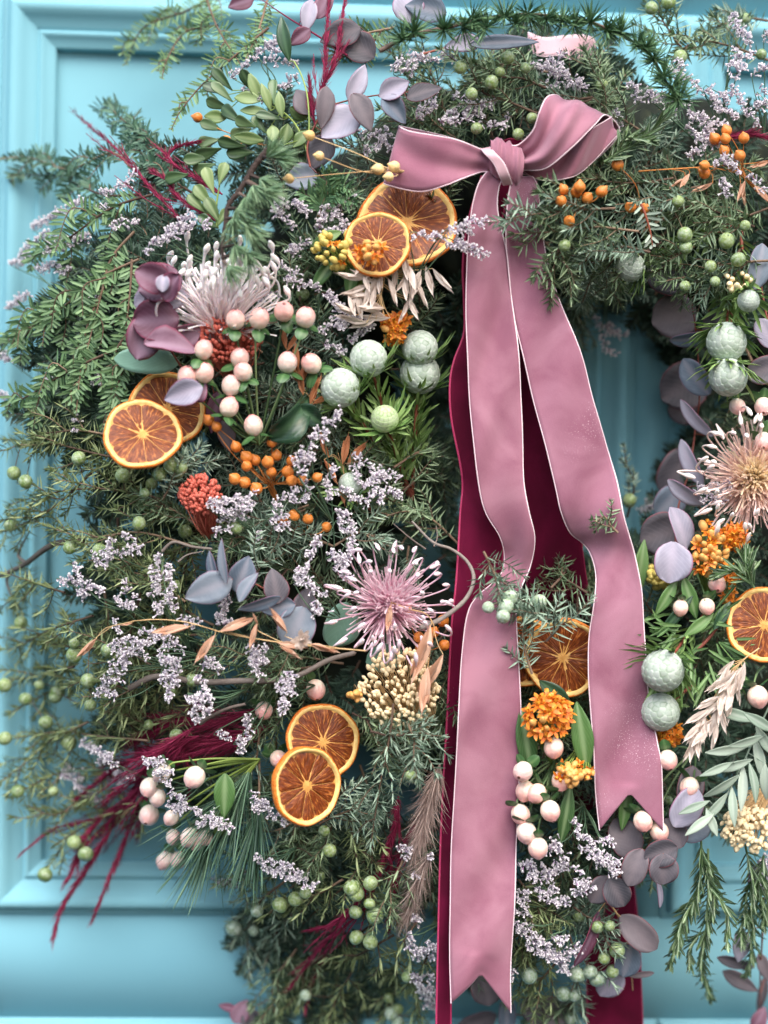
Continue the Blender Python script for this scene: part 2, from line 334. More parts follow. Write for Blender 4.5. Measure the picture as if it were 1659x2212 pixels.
def whorls(G, c, gap, L, W, splay=1.22, per=3, s0=0.0, jit=0.2, tip=True, bend=0.06, prof=NEEDLE, shrink=0.35):
    tot = arclen(c)[-1]; s = np.arange(s0 * tot, tot, gap)
    if len(s) < 2: s = np.array([0.3, 0.8]) * tot
    t, n, b = frames(c); d = arclen(c)
    s = np.repeat(s, per); k = len(s); ph = np.tile(np.arange(per) * 2 * math.pi / per, k // per) + np.repeat(rng.random(k // per) * 6.3, per) + rng.normal(0, .25, k)
    P = sample(c, s + rng.normal(0, gap * .15, k)); T = nz(sample(np.c_[t], s)) if False else nz(np.stack([np.interp(s, d, t[:, i]) for i in range(3)], 1))
    Nn = nz(np.stack([np.interp(s, d, n[:, i]) for i in range(3)], 1)); Bb = np.cross(T, Nn)
    f = s / tot
    sp = splay * (1 - 0.45 * f ** 3) + rng.normal(0, jit, k)
    Dv = around(T, Nn, Bb, sp, ph)
    LL = L * (1 - shrink * np.clip(f - .6, 0, 1) / .4) * (0.8 + 0.4 * rng.random(k))
    blades(G, P, Dv, T + .8 * TOW, LL, W * (0.85 + 0.3 * rng.random(k)), prof=prof, bend=bend * rng.random(k))
    if tip:
        kk = per * 2; T1 = np.repeat(t[-1:], kk, 0); N1 = np.repeat(n[-1:], kk, 0); B1 = np.repeat(b[-1:], kk, 0)
        Dv = around(T1, N1, B1, rng.uniform(.15, .75, kk), rng.random(kk) * 6.3)
        blades(G, np.repeat(c[-1:], kk, 0), Dv, B1, L * .6 * (0.7 + .4 * rng.random(kk)), W, prof=prof)
def two_rank(G, c, gap, L, W, splay=1.15, s0=0.0, lift=0.25, prof=LINEAR, ref=TOW, rank=2):
    tot = arclen(c)[-1]; s = np.repeat(np.arange(s0 * tot, tot, gap), 2); k = len(s)
    t, n, b = frames(c, ref); d = arclen(c); side = np.tile([1, -1], k // 2)
    I = lambda a: nz(np.stack([np.interp(s, d, a[:, i]) for i in range(3)], 1))
    T, Nn = I(t), I(n); Bb = np.cross(T, Nn); f = s / tot
    sp = splay * (1 - .45 * f ** 4) + rng.normal(0, .13, k)
    Dv = np.cos(sp)[:, None] * T + np.sin(sp)[:, None] * side[:, None] * Bb + (rng.normal(lift, .22, k))[:, None] * Nn
    LL = L * np.clip(1.25 * (1 - f ** 5), .35, 1) * (.82 + .36 * rng.random(k))
    blades(G, sample(c, s + rng.normal(0, gap * .2, k)), Dv, Nn + rng.normal(0, .3, (k, 3)), LL, W, prof=prof, fold=.12, bend=rng.normal(0, .08, k))
def tuft(G, c, ax, n, L, W, spread=1.1, prof=NEEDLE):
    ax = nz(ax); r = rotz(ax); e = np.array([[r[i][j] for i in range(3)] for j in range(3)])
    ph = rng.random(n) * 6.283; sp = np.sqrt(rng.random(n)) * spread
    D = np.cos(sp)[:, None] * ax + np.sin(sp)[:, None] * (np.cos(ph)[:, None] * e[0] + np.sin(ph)[:, None] * e[1])
    blades(G, np.repeat(np.asarray(c)[None], n, 0) + D * L * .04, D, rng.normal(0, 1, (n, 3)), L * (.75 + .35 * rng.random(n)), W, prof=prof, bend=rng.normal(0, .06, n), fold=.2)

def pxpath(pts, off=0.0):
    """picture points (u, v[, extra]) -> 3-D path resting on the wreath"""
    return np.array([S(p[0], p[1], off + (p[2] if len(p) > 2 else 0.0)) for p in pts])

# unit meshes shared by many pieces -------------------------------------------------
def icos(name, sub, mat, fn=None):
    bm = bmesh.new(); bmesh.ops.create_icosphere(bm, subdivisions=sub, radius=1.0)
    v = np.array([x.co[:] for x in bm.verts]); f = np.array([[q.index for q in x.verts] for x in bm.faces]); bm.free()
    pv = np.zeros_like(v); pv[:, 0] = rng.random()
    if fn is not None: v, pv = fn(v)
    G = Geo(); G.add(v, f, pv); o = G.build(name, mat); me = o.data; bpy.data.objects.remove(o); return me
def f_jberry(v):
    o = v.copy(); ang = np.arctan2(v[:, 1], v[:, 0]); top = np.clip((v[:, 2] - .8) / .2, 0, 1)
    o *= (1 - .10 * top * (.5 + .5 * np.cos(3 * ang)) - .05 * top)[:, None]; o[:, 2] *= .95
    return o, np.full_like(v, .5)
def f_hyper(v):
    o = v.copy(); z = v[:, 2]; ang = np.arctan2(v[:, 1], v[:, 0])
    o[:, 2] = z * 1.12; o *= (1 - .05 * np.exp(-(np.sin(1.5 * ang) / .22) ** 2) * np.clip(1 - abs(z) ** 3, 0, 1))[:, None]
    p = np.exp(-((1 - z) / .035)); o[:, 2] += .13 * p
    return o, np.full_like(v, .5)
def f_flax(v):
    o = v.copy(); z = v[:, 2]; ang = np.arctan2(v[:, 1], v[:, 0])
    o *= (1 - .07 * np.exp(-(np.sin(2.5 * ang) / .3) ** 2) * (1 - z ** 4))[:, None]; o[:, 2] += .45 * np.exp(-(1 - z) / .05)
    return o, np.full_like(v, .5)
def f_bud(v):
    o = v.copy(); o[:, 2] *= 1.5; o[:, :2] *= (1 - .25 * np.clip(v[:, 2], 0, 1))[:, None]
    return o, np.stack([np.full(len(v), .5), (v[:, 2] + 1) / 2, np.zeros(len(v))], 1)
def f_globe(v, n=120):
    i = np.arange(n) + .5; z = 1 - 2 * i / n; ph = i * 2.399963; q = np.stack([np.sqrt(1 - z * z) * np.cos(ph), np.sqrt(1 - z * z) * np.sin(ph), z], 1)
    dd = v @ q.T; o2 = np.argsort(-dd, 1)[:, :2]; b0 = dd[np.arange(len(v)), o2[:, 0]]; b1 = dd[np.arange(len(v)), o2[:, 1]]
    near = q[o2[:, 0]]; up = nz(np.array([0, 0, 1.0]) - near * near[:, 2:3]); loc = ((v - near) * up).sum(1) / (2.0 / math.sqrt(n))
    gap = np.clip((b0 - b1) / .022, 0, 1)
    h = .020 * loc + .004 * gap
    o = v * (1 + h)[:, None]
    rr = np.random.default_rng(3).random(n)[o2[:, 0]]
    return o, np.stack([rr * .7 + .3 * np.clip(.5 + loc, 0, 1), np.zeros(len(v)), np.clip(gap, 0, 1)], 1)
ME = {}
ME['jberry'] = icos('juniper_berry', 3, 'jberry', f_jberry); ME['jberry_blue'] = icos('juniper_berry_bloomy', 3, 'jberry_blue', f_jberry)
ME['hyper'] = icos('hypericum_berry', 4, 'hyper', f_hyper); ME['hyper_white'] = icos('hypericum_berry_pale', 4, 'hyper_white', f_hyper)
ME['flax'] = icos('flax_pod', 3, 'flax', f_flax); ME['flax_tan'] = icos('flax_pod_tan', 3, 'flax_tan', f_flax)
ME['globe'] = icos('scaled_globe', 6, 'globe', f_globe); ME['globe_green'] = icos('scaled_globe_green', 6, 'globe_green', f_globe)
ME['bud_yellow'] = icos('milkweed_bud', 2, 'bud_yellow', f_bud); ME['bud_orange'] = icos('milkweed_bud_orange', 2, 'bud_orange', f_bud)
ME['cream'] = icos('seed_head_cream', 2, 'cream', f_bud); ME['coral'] = icos('seed_head_coral', 2, 'coral', f_bud)
def unit_blade(name, mat, L, W, prof, bend, fold, n=1, spread=0, rad=0):
    """n blades round +Z"""
    G = Geo(); a = np.arange(n) * 2 * math.pi / n
    D = np.stack([np.cos(a) * math.sin(spread), np.sin(a) * math.sin(spread), np.full(n, math.cos(spread))], 1)
    N = np.stack([-np.cos(a) * math.cos(spread), -np.sin(a) * math.cos(spread), np.full(n, math.sin(spread))], 1)
    P = np.stack([np.cos(a) * rad, np.sin(a) * rad, np.zeros(n)], 1)
    blades(G, P, D, N, np.full(n, L), np.full(n, W), prof=prof, bend=bend, fold=fold)
    o = G.build(name, mat); me = o.data; bpy.data.objects.remove(o); return me
OVAL = [(0, .15), (.12, .6), (.3, .95), (.55, 1), (.8, .75), (.94, .4), (1, .05)]
ME['sepal'] = unit_blade('sepal', 'sepal', 1.35, 1.15, OVAL, .25, .12)
ME['petals'] = unit_blade('petals', 'petal', 1.0, .55, LANCE, -.45, .1, 5, 1.35, .1)
ME['crown'] = unit_blade('crown', 'crown', .6, .38, OVAL, .3, .2, 5, .35, .16)
for nm in ('husk', 'husk_pale', 'husk_orange'):
    G = Geo()
    for k, (sp, ph, L) in enumerate([(.10, 0, 1), (.13, 2.6, .95), (.22, 4.4, .8), (.05, 1.2, 1.12)]):
        D = np.array([[math.sin(sp) * math.cos(ph), math.sin(sp) * math.sin(ph), math.cos(sp)]]); N = -np.array([[math.cos(ph), math.sin(ph), 0]])
        blades(G, [[0, 0, 0]], D, N, L, .24 if k < 3 else .1, prof=LANCE, bend=.06, fold=-.45)
    o = G.build('oat_' + nm, nm); ME[nm] = o.data; bpy.data.objects.remove(o)

# ------------------------------------------------------------------ labels that say where a sprig sits
ANCH = [((310, 920), 'the paired orange slices'), ((870, 490), 'the orange slices under the bow'), ((680, 1650), 'the twin orange slices'),
        ((470, 640), 'the white pincushion flower'), ((840, 1300), 'the pink pincushion flower'), ((1600, 1030), 'the blush pincushion flower'),
        ((1090, 340), 'the velvet bow'), ((1215, 1420), 'the half-covered orange slice'), ((1650, 1350), 'the lone orange slice'), ((840, 820), 'the cluster of silver globes'),
        ((1570, 770), 'the paired silver globes on twigs'), ((1430, 1490), 'the silver globes by the long ribbon'), ((335, 690), 'the purple eucalyptus'), ((510, 1265), 'the grey eucalyptus spray'),
        ((780, 230), 'the lilac eucalyptus'), ((1470, 950), 'the eucalyptus strand'), ((1400, 1900), 'the dark eucalyptus'), ((560, 230), 'the box foliage'), ((540, 420), 'the bare larch twig'),
        ((1180, 60), 'the arching cedar branch'), ((130, 720), 'the drooping hemlock'), ((560, 780), 'the pink hypericum berries'), ((390, 1770), 'the white hypericum berries'),
        ((1160, 1740), 'the blush hypericum berries'), ((570, 985), 'the orange flax pods'), ((860, 1470), 'the cream millet'), ((1620, 1780), 'the cream millet over rosemary'), ((430, 1070), 'the coral seed heads'),
        ((1500, 1990), 'the hanging rosemary'), ((1530, 1540), 'the pale oats'), ((830, 640), 'the hanging oats'), ((430, 1370), 'the peach oat stem'), ((230, 1850), 'the burgundy plumes'),
        ((430, 1870), 'the long pine needles'), ((1600, 1660), 'the silver leaves'), ((1180, 1550), 'the orange milkweed'), ((1540, 1190), 'the milkweed by the eucalyptus'), ((920, 1760), 'the pale grass plume'),
        ((1255, 410), 'the orange pods beside the bow'), ((1560, 310), 'the orange pods on bent stems'), ((980, 2000), 'the long ribbon tail'), ((1340, 2150), 'the burgundy ribbon end'), ((90, 250), 'the door panel corner'), ((60, 1950), 'the lower moulding'),
        ((700, 120), 'the red stems'), ((1320, 720), 'the open centre'), ((300, 380), 'the burgundy spike')]
_used = {}
def where(pts):
    p = np.mean([q[:2] for q in pts], 0) * .5 + np.array(pts[-1][:2]) * .5
    d = sorted((math.hypot(p[0] - a[0], p[1] - a[1]), a, t) for a, t in ANCH)
    (d0, a0, t0), (d1, a1, t1) = d[0], d[1]
    if d0 < 70: return 'around ' + t0
    rel = 'above ' if p[1] < a0[1] - abs(p[0] - a0[0]) else ('below ' if p[1] > a0[1] + abs(p[0] - a0[0]) else 'beside ')
    return rel + t0 if d1 > 1.7 * d0 else rel + t0 + ', towards ' + t1
NUM = ['no', 'one', 'two', 'three', 'four', 'five', 'six', 'seven', 'eight', 'nine', 'ten', 'eleven', 'twelve']
def num(n): return NUM[n] if n < len(NUM) else 'many'
def cut(label):
    if len(label.replace(',', ' ').split()) > 16: label = label.split(', towards')[0]
    return ' '.join(label.split()[:16])

# ------------------------------------------------------------------ the door
def paint_mat():
    mt, n, l, b = new_mat('turquoise gloss paint')
    tc = n.new('ShaderNodeTexCoord')
    nt = n.new('ShaderNodeTexNoise'); nt.inputs['Scale'].default_value = 5; nt.inputs['Detail'].default_value = 6
    l.new(tc.outputs['Object'], nt.inputs['Vector'])
    rp = ramp(n, [(.3, srgb(124, 180, 195)), (.7, srgb(132, 188, 201))]); l.new(nt.outputs['Fac'], rp.inputs[0]); l.new(rp.outputs[0], b.inputs['Base Color'])
    b.inputs['Roughness'].default_value = .6; b.inputs['Specular IOR Level'].default_value = .1
    mp = n.new('ShaderNodeMapping'); mp.inputs['Scale'].default_value = (400, 400, 30); l.new(tc.outputs['Object'], mp.inputs[0])
    n2 = n.new('ShaderNodeTexNoise'); n2.inputs['Scale'].default_value = 1.0; n2.inputs['Detail'].default_value = 3; l.new(mp.outputs[0], n2.inputs['Vector'])
    bp = n.new('ShaderNodeBump'); bp.inputs['Strength'].default_value = .08; bp.inputs['Distance'].default_value = .0006
    l.new(n2.outputs['Fac'], bp.inputs['Height']); l.new(bp.outputs[0], b.inputs['Normal'])
    return mt
M['paint'] = paint_mat()
def dx(u, v): p = V(u, v, 0); return p[0], p[2]
PXL = dx(112, 600)[0]; PXR = dx(1258, 900)[0]; PZT = dx(400, 112)[1]; PZB = dx(300, 1862)[1]
MW = 0.0445; MULL = 0.03
P2L = PXR + 2 * MW + MULL; P2R = P2L + (PXR - PXL)
LZT = PZB - 2 * MW - dx(300, 1984)[1] * 0 - (dx(300, 1984)[1] - dx(300, 2206)[1]); LZB = LZT - .5
panels = [(PXL, PXR, PZB, PZT), (P2L, P2R, PZB, PZT), (PXL, PXR, LZB, LZT), (P2L, P2R, LZB, LZT)]
door = bpy.data.objects.new('door', None); COL.objects.link(door); door['kind'] = 'structure'
door['label'] = 'turquoise painted panelled door behind the wreath'
PROF = [(0, -.014), (.0006, -.006), (.002, -.0045), (.006, -.0035), (.010, -.001), (.0125, .0015), (.0135, .0005), (.0145, -.0012), (.016, -.0012), (.017, .0005), (.021, .0015), (.026, .005), (.030, .009), (.034, .0105), (.037, .0098), (.0385, .007), (.039, .0035), (.040, .0022), (.0435, .0022), (.0445, .001), (.0445, -.002)]
for (x0, x1, z0, z1) in panels:
    G = Geo()
    G.add([(x0 - .01, .014, z0 - .01), (x1 + .01, .014, z0 - .01), (x1 + .01, .014, z1 + .01), (x0 - .01, .014, z1 + .01)], [[0, 1, 2, 3]], [.5, 0, 0])
    G.build('panel', 'paint', door, smooth=False)
    cor = [(x0, z0, -1, -1), (x1, z0, 1, -1), (x1, z1, 1, 1), (x0, z1, -1, 1)]
    for k in range(4):
        a, b = cor[k], cor[(k + 1) % 4]; v = []; pr = len(PROF)
        for (s, h) in PROF: v.append((a[0] + a[2] * s, -h, a[1] + a[3] * s))
        for (s, h) in PROF: v.append((b[0] + b[2] * s, -h, b[1] + b[3] * s))
        G = Geo(); f = [[i, i + 1, pr + i + 1, pr + i] for i in range(pr - 1)]
        # fine the profile with smooth shading kept crisp by doubled steps
        G.add(v, f, [.5, 0, 0]); o = G.build('moulding', 'paint', door, smooth=False)
ox0, ox1, oz0, oz1 = PXL - .55, P2R + .2, LZB - .2, PZT + .5
xs = [ox0, PXL - MW, PXR + MW, P2L - MW, P2R + MW, ox1]; zs = [oz0, LZB - MW, LZT + MW, PZB - MW, PZT + MW, oz1]
for nm, (x0, x1, z0, z1) in [('stile', (xs[0], xs[1], zs[0], zs[5])), ('stile', (xs[4], xs[5], zs[0], zs[5])), ('mullion', (xs[2], xs[3], zs[1], zs[2])), ('mullion', (xs[2], xs[3], zs[3], zs[4])),
                             ('rail', (xs[1], xs[4], zs[0], zs[1])), ('rail', (xs[1], xs[4], zs[2], zs[3])), ('rail', (xs[1], xs[4], zs[4], zs[5]))]:
    G = Geo(); t = .03
    c = [(x0, 0, z0), (x1, 0, z0), (x1, 0, z1), (x0, 0, z1), (x0, t, z0), (x1, t, z0), (x1, t, z1), (x0, t, z1)]
    G.add(c, [[0, 1, 2, 3], [5, 4, 7, 6], [4, 5, 1, 0], [5, 6, 2, 1], [6, 7, 3, 2], [7, 4, 0, 3]], [.5, 0, 0]); G.build(nm, 'paint', door, smooth=False)

# ------------------------------------------------------------------ mossy ring base, its near-black colour standing for shadow between sprigs
def moss_ring():
    c = V(CX, CY + 60, .03); nu, nv = 220, 36; G = Geo()
    a = np.arange(nu) * 2 * math.pi / nu; b = np.arange(nv) * 2 * math.pi / nv
    A, B = np.meshgrid(a, b, indexing='ij')
    w = 1 + .10 * np.sin(7 * A + 2 * B) + .08 * np.sin(13 * A - 3 * B + 1) + rng.normal(0, .07, A.shape)
    r = (RM - 100) * PX + 195 * PX * w * np.cos(B)
    v = np.stack([c[0] + r * np.cos(A), c[1] - .005 - .036 * w * np.sin(B), c[2] + r * np.sin(A) * 1.02], -1)
    i, j = np.meshgrid(np.arange(nu), np.arange(nv), indexing='ij'); i2, j2 = (i + 1) % nu, (j + 1) % nv
    f = np.stack([i * nv + j, i2 * nv + j, i2 * nv + j2, i * nv + j2], -1).reshape(-1, 4)
    pv = np.zeros((nu * nv, 3)); pv[:, 0] = rng.random(nu * nv)
    G.add(v.reshape(-1, 3), f, pv); o = G.build('wreath_base', 'shadow_moss')
    o['label'] = 'mossy ring base under all the foliage, darkened for the shade between sprigs'; o['category'] = 'wreath base'
moss_ring()

# ------------------------------------------------------------------ velvet ribbons
def velvet(name, ca, cb, cs, dust=0.0):
    mt, n, l, b = new_mat(name)
    tc = n.new('ShaderNodeTexCoord')
    nt = n.new('ShaderNodeTexNoise'); nt.inputs['Scale'].default_value = 22; nt.inputs['Detail'].default_value = 3; nt.inputs['Distortion'].default_value = .6
    l.new(tc.outputs['Object'], nt.inputs['Vector'])
    n2 = n.new('ShaderNodeTexNoise'); n2.inputs['Scale'].default_value = 1600; n2.inputs['Detail'].default_value = 2; l.new(tc.outputs['Object'], n2.inputs['Vector'])
    mm = n.new('ShaderNodeMath'); mm.operation = 'MULTIPLY_ADD'; mm.inputs[1].default_value = .22; l.new(n2.outputs['Fac'], mm.inputs[0]); l.new(nt.outputs['Fac'], mm.inputs[2])
    rp = ramp(n, [(.45, srgb(*ca)), (.76, srgb(*cb))]); l.new(mm.outputs[0], rp.inputs[0]); col = rp.outputs[0]
    if dust:
        n4 = n.new('ShaderNodeTexNoise'); n4.inputs['Scale'].default_value = 1300; n4.inputs['Detail'].default_value = 1; l.new(tc.outputs['Object'], n4.inputs['Vector'])
        r4 = n.new('ShaderNodeMapRange'); r4.inputs[1].default_value = .66; r4.inputs[2].default_value = .72; l.new(n4.outputs['Fac'], r4.inputs[0])
        n5 = n.new('ShaderNodeTexNoise'); n5.inputs['Scale'].default_value = 14; l.new(tc.outputs['Object'], n5.inputs['Vector'])
        r5 = n.new('ShaderNodeMapRange'); r5.inputs[1].default_value = .5; r5.inputs[2].default_value = .62; r5.inputs[4].default_value = dust; l.new(n5.outputs['Fac'], r5.inputs[0])
        m5 = n.new('ShaderNodeMath'); m5.operation = 'MULTIPLY'; l.new(r4.outputs[0], m5.inputs[0]); l.new(r5.outputs[0], m5.inputs[1])
        mx = n.new('ShaderNodeMix'); mx.data_type = 'RGBA'; l.new(m5.outputs[0], mx.inputs[0]); l.new(col, mx.inputs[6]); mx.inputs[7].default_value = srgb(236, 214, 224); col = mx.outputs[2]
    l.new(col, b.inputs['Base Color'])
    b.inputs['Roughness'].default_value = .85; b.inputs['Specular IOR Level'].default_value = .1
    b.inputs['Sheen Weight'].default_value = 1.0; b.inputs['Sheen Roughness'].default_value = .38; b.inputs['Sheen Tint'].default_value = srgb(*cs)
    bp = n.new('ShaderNodeBump'); bp.inputs['Strength'].default_value = .35; bp.inputs['Distance'].default_value = .0004
    l.new(n2.outputs['Fac'], bp.inputs['Height']); l.new(bp.outputs[0], b.inputs['Normal'])
    return mt
M['velvet'] = velvet('dusty pink velvet', (138, 90, 108), (162, 116, 132), (222, 200, 212))
M['velvet_dust'] = velvet('dusty pink velvet with specks', (138, 90, 109), (162, 116, 134), (222, 200, 212), .8)
M['velvet_back'] = plant('pale ribbon reverse', [(196, 158, 168), (208, 172, 180)], rough=.6, nscale=400)
M['selvage'] = plant('pale ribbon edge', [(228, 200, 210), (240, 220, 227)], rough=.7, nscale=900)
M['wine'] = velvet('burgundy velvet', (72, 10, 34), (96, 16, 48), (170, 50, 90))
M['wine_edge'] = plant('burgundy ribbon edge', [(150, 34, 78), (172, 52, 94)], rough=.6)
M['velvet_pale'] = velvet('pale pink velvet', (206, 168, 178), (222, 190, 198), (240, 214, 222))

def strip(A, B, n, across, fold=None, thick=.0007):
    """solid ribbon between two edge curves; fold(s, t) pushes it out of its plane"""
    a, b = spline(A, n), spline(B, n); t = np.linspace(0, 1, across)
    P = a[:, None] * (1 - t)[None, :, None] + b[:, None] * t[None, :, None]
    du = np.gradient(P, axis=0); dv = np.gradient(P, axis=1); N = nz(np.cross(du, dv))
    N = np.where((N[..., 1:2] > 0), -N, N) if fold is not None and getattr(fold, 'flip', False) else N
    s = np.linspace(0, 1, n)
    if fold is not None: P = P + TOW * fold(s[:, None], t[None, :])[..., None]
    du = np.gradient(P, axis=0); dv = np.gradient(P, axis=1); N = nz(np.cross(du, dv))
    return P, N
def ribbon(name, A, B, mat, parent, origin, n=60, across=14, fold=None, thick=.0008, edge='selvage', er=.00055, notch=None):
    P, N = strip(A, B, n, across, fold)
    if notch is not None:                                   # fishtail: pull the last rows along the ribbon so the end forms a V
        tip_len, = notch
        t = np.linspace(0, 1, across); v = 1 - abs(2 * t - 1)
        rows = 10
        for k in range(rows):
            i = n - rows + k; w = ((k + 1) / rows)
            P[i] = P[i] + (P[n - rows - 1] - P[n - rows - 2]) / max(np.linalg.norm((P[n - rows - 1] - P[n - rows - 2])), 1e-9) * 0 - (nz(P[-1] - P[-2]) * (v * w * tip_len)[:, None] if k < rows else 0)
    G = Geo(); nn, ac = P.shape[:2]
    F, Bk = P + N * thick / 2, P - N * thick / 2
    i, j = np.meshgrid(np.arange(nn - 1), np.arange(ac - 1), indexing='ij'); q = i * ac + j
    f = np.stack([q, q + 1, q + ac + 1, q + ac], -1).reshape(-1, 4); K = nn * ac
    fb = f[:, ::-1] + K
    rim = [[j, K + j, K + j + 1, j + 1] for j in range(ac - 1)] + [[(nn - 1) * ac + j, (nn - 1) * ac + j + 1, K + (nn - 1) * ac + j + 1, K + (nn - 1) * ac + j] for j in range(ac - 1)]
    rim += [[i * ac, (i + 1) * ac, K + (i + 1) * ac, K + i * ac] for i in range(nn - 1)] + [[i * ac + ac - 1, K + i * ac + ac - 1, K + (i + 1) * ac + ac - 1, (i + 1) * ac + ac - 1] for i in range(nn - 1)]
    G.add(np.vstack([F.reshape(-1, 3), Bk.reshape(-1, 3)]), np.vstack([f, fb, np.array(rim)]), [.5, .5, .5])
    o = G.build(name, mat, parent, origin)
    if edge:
        for e in (0, ac - 1):
            G = Geo(); tube(G, P[:, e], er, 6); G.build('edging', edge, o, origin)
    return o

# pink bow ----------------------------------------------------------------------------
DB = .172
def W3(lst, d=DB): return np.array([V(p[0], p[1], d + (p[2] if len(p) > 2 else 0)) for p in lst])
bo = V(1095, 360, DB)
bow = thing('velvet_bow', 'dusty pink velvet ribbon bow with two long fishtail tails over the wreath', 'bow', bo)
def wob(*terms):
    def f(s, t): return sum(a * np.sin(2 * math.pi * (fs * s + ft * t) + ph) for a, fs, ft, ph in terms) + 0 * s * t
    return f
# left loop: front sheet out to the bend, round it and back behind
ribbon('loop', W3([(1062, 330, .012), (1040, 325, .010), (985, 303, .018), (937, 293, .022), (885, 284, .014), (862, 272, .002), (880, 274, -.014), (930, 286, -.022), (990, 305, -.018), (1050, 330, -.006)]),
       W3([(1062, 378, .012), (1045, 370, .010), (1000, 386, .016), (960, 402, .020), (905, 414, .016), (832, 398, .004), (850, 392, -.014), (905, 394, -.024), (980, 380, -.020), (1050, 366, -.006)]),
       'velvet', bow, bo, n=70, fold=wob((.0022, 1.3, .8, .3), (.0012, 2.5, 1.7, 1.0)))
# right loop, turned up, its upper edge folded over
ribbon('loop', W3([(1100, 318, .012), (1120, 315, .012), (1150, 284, .020), (1166, 240, .026), (1180, 212, .018), (1200, 205, .004), (1216, 212, -.010), (1240, 240, -.020), (1190, 300, -.018), (1115, 335, -.004)]),
       W3([(1105, 368, .012), (1132, 366, .014), (1180, 362, .026), (1235, 318, .034), (1285, 268, .026), (1312, 246, .006), (1337, 288, -.012), (1282, 350, -.022), (1215, 388, -.020), (1120, 372, -.004)]),
       'velvet', bow, bo, n=80, across=18, fold=wob((.0045, 1.1, 1.3, .8), (.0022, 2.2, 2.4, 2.0)))
ribbon('loop_underside', W3([(1128, 350, .006), (1165, 335, .010), (1215, 315, .014), (1270, 285, .010), (1322, 252, .000)]), W3([(1130, 368, .004), (1165, 384, .008), (1215, 390, .008), (1262, 366, .006), (1335, 292, -.002)]),
       'velvet', bow, bo, n=40, fold=wob((.005, 1.6, .6, 0), (.002, 3, 1, 1)))
# knot: a swollen band wrapped round the middle, with creases
def knot():
    G = Geo(); n, k = 40, 26
    c0, c1 = V(1062, 345, DB + .012), V(1122, 352, DB + .012)
    ax = nz(c1 - c0); e1 = nz(np.cross(ax, TOW)); e2 = TOW; Ln = np.linalg.norm(c1 - c0)
    a = np.linspace(0, 2 * math.pi, n, endpoint=False); x = np.linspace(-.62, .62, k)
    X, A = np.meshgrid(x, a, indexing='ij')
    r = .0135 * (1 - .25 * (X / .62) ** 4) * (1 + .07 * np.sin(X * 16 + 2.2 * np.sin(A)) + .05 * np.sin(X * 27 + A * 2 + 1))
    c = (c0 + c1) / 2
    P = c + ax * (X * Ln)[..., None] + e1 * (1.05 * r * np.cos(A) + .006 * X)[..., None] + e2 * (.95 * r * np.sin(A))[..., None]
    i, j = np.meshgrid(np.arange(k - 1), np.arange(n), indexing='ij'); j2 = (j + 1) % n
    G.add(P.reshape(-1, 3), np.stack([i * n + j, i * n + j2, (i + 1) * n + j2, (i + 1) * n + j], -1).reshape(-1, 4), [.5, .5, .5])
    G.build('knot', 'velvet', bow, bo)
knot()
ribbon('knot_band', W3([(1040, 322, .014), (1046, 330, .0262), (1066, 352, .0272), (1080, 382, .0250), (1088, 400, .016)]), W3([(1058, 318, .014), (1068, 330, .0270), (1088, 352, .0285), (1100, 380, .0255), (1106, 398, .016)]), 'velvet_back', bow, bo, n=24, across=8, er=.0005)
# tails, read edge by edge
t1L = [(1052, 372, .008), (1034, 396, .010), (1021, 440, .008), (1013, 500, .004), (1009, 553), (1007, 678), (1012, 803), (1020, 928), (1030, 1028, -.002), (1047, 1103, -.004), (1080, 1160, -.008), (1090, 1205, -.016), (1080, 1245, -.014), (1030, 1290, -.006), (1010, 1328, -.002), (1000, 1405), (990, 1530), (985, 1659), (975, 1859), (972, 2059), (973, 2163)]
t1R = [(1088, 385, .008), (1078, 402, .010), (1074, 450, .006), (1086, 510, .002), (1096, 560), (1117, 743), (1125, 878), (1128, 960), (1131, 1040, .004), (1142, 1103, .004), (1156, 1165, .002), (1147, 1225, -.004), (1130, 1262, -.006), (1115, 1305, -.004), (1115, 1365), (1121, 1455), (1125, 1555), (1122, 1659), (1115, 1859), (1103, 2084), (1104, 2189)]
tl = ribbon('tail', W3(t1L), W3(t1R), 'velvet', bow, bo, n=150, across=16, fold=wob((.0026, 3.2, .3, .4), (.0016, 6, .8, 1.1), (.0012, 9, 1.2, 2), (.0008, 1, 1, 0)), notch=(.026,))
t2L = [(1108, 382, .008), (1101, 400, .010), (1094, 450, .008), (1093, 520, .004), (1098, 570), (1110, 668), (1125, 748), (1150, 853), (1175, 953), (1200, 1053), (1212, 1105, -.002), (1233, 1150, -.010), (1260, 1172, -.016), (1277, 1195, -.014), (1287, 1240, -.006), (1282, 1305), (1272, 1380), (1270, 1455), (1275, 1530), (1285, 1659), (1295, 1793)]
t2R = [(1150, 380, .006), (1160, 395, .008), (1166, 430, .006), (1172, 500, .002), (1182, 570), (1211, 655), (1255, 768), (1281, 863), (1310, 953), (1331, 1028), (1345, 1110, .004), (1360, 1160, .002), (1370, 1195), (1379, 1240), (1386, 1285), (1392, 1380), (1400, 1480), (1412, 1555), (1420, 1610), (1427, 1659), (1431, 1795)]
ribbon('tail', W3(t2L), W3(t2R), 'velvet_dust', bow, bo, n=150, across=16, fold=wob((.0026, 2.7, .4, 1.4), (.0018, 5, .7, 0), (.0012, 8, 1.1, 1), (.0007, 1, 1, 2)), notch=(.029,))
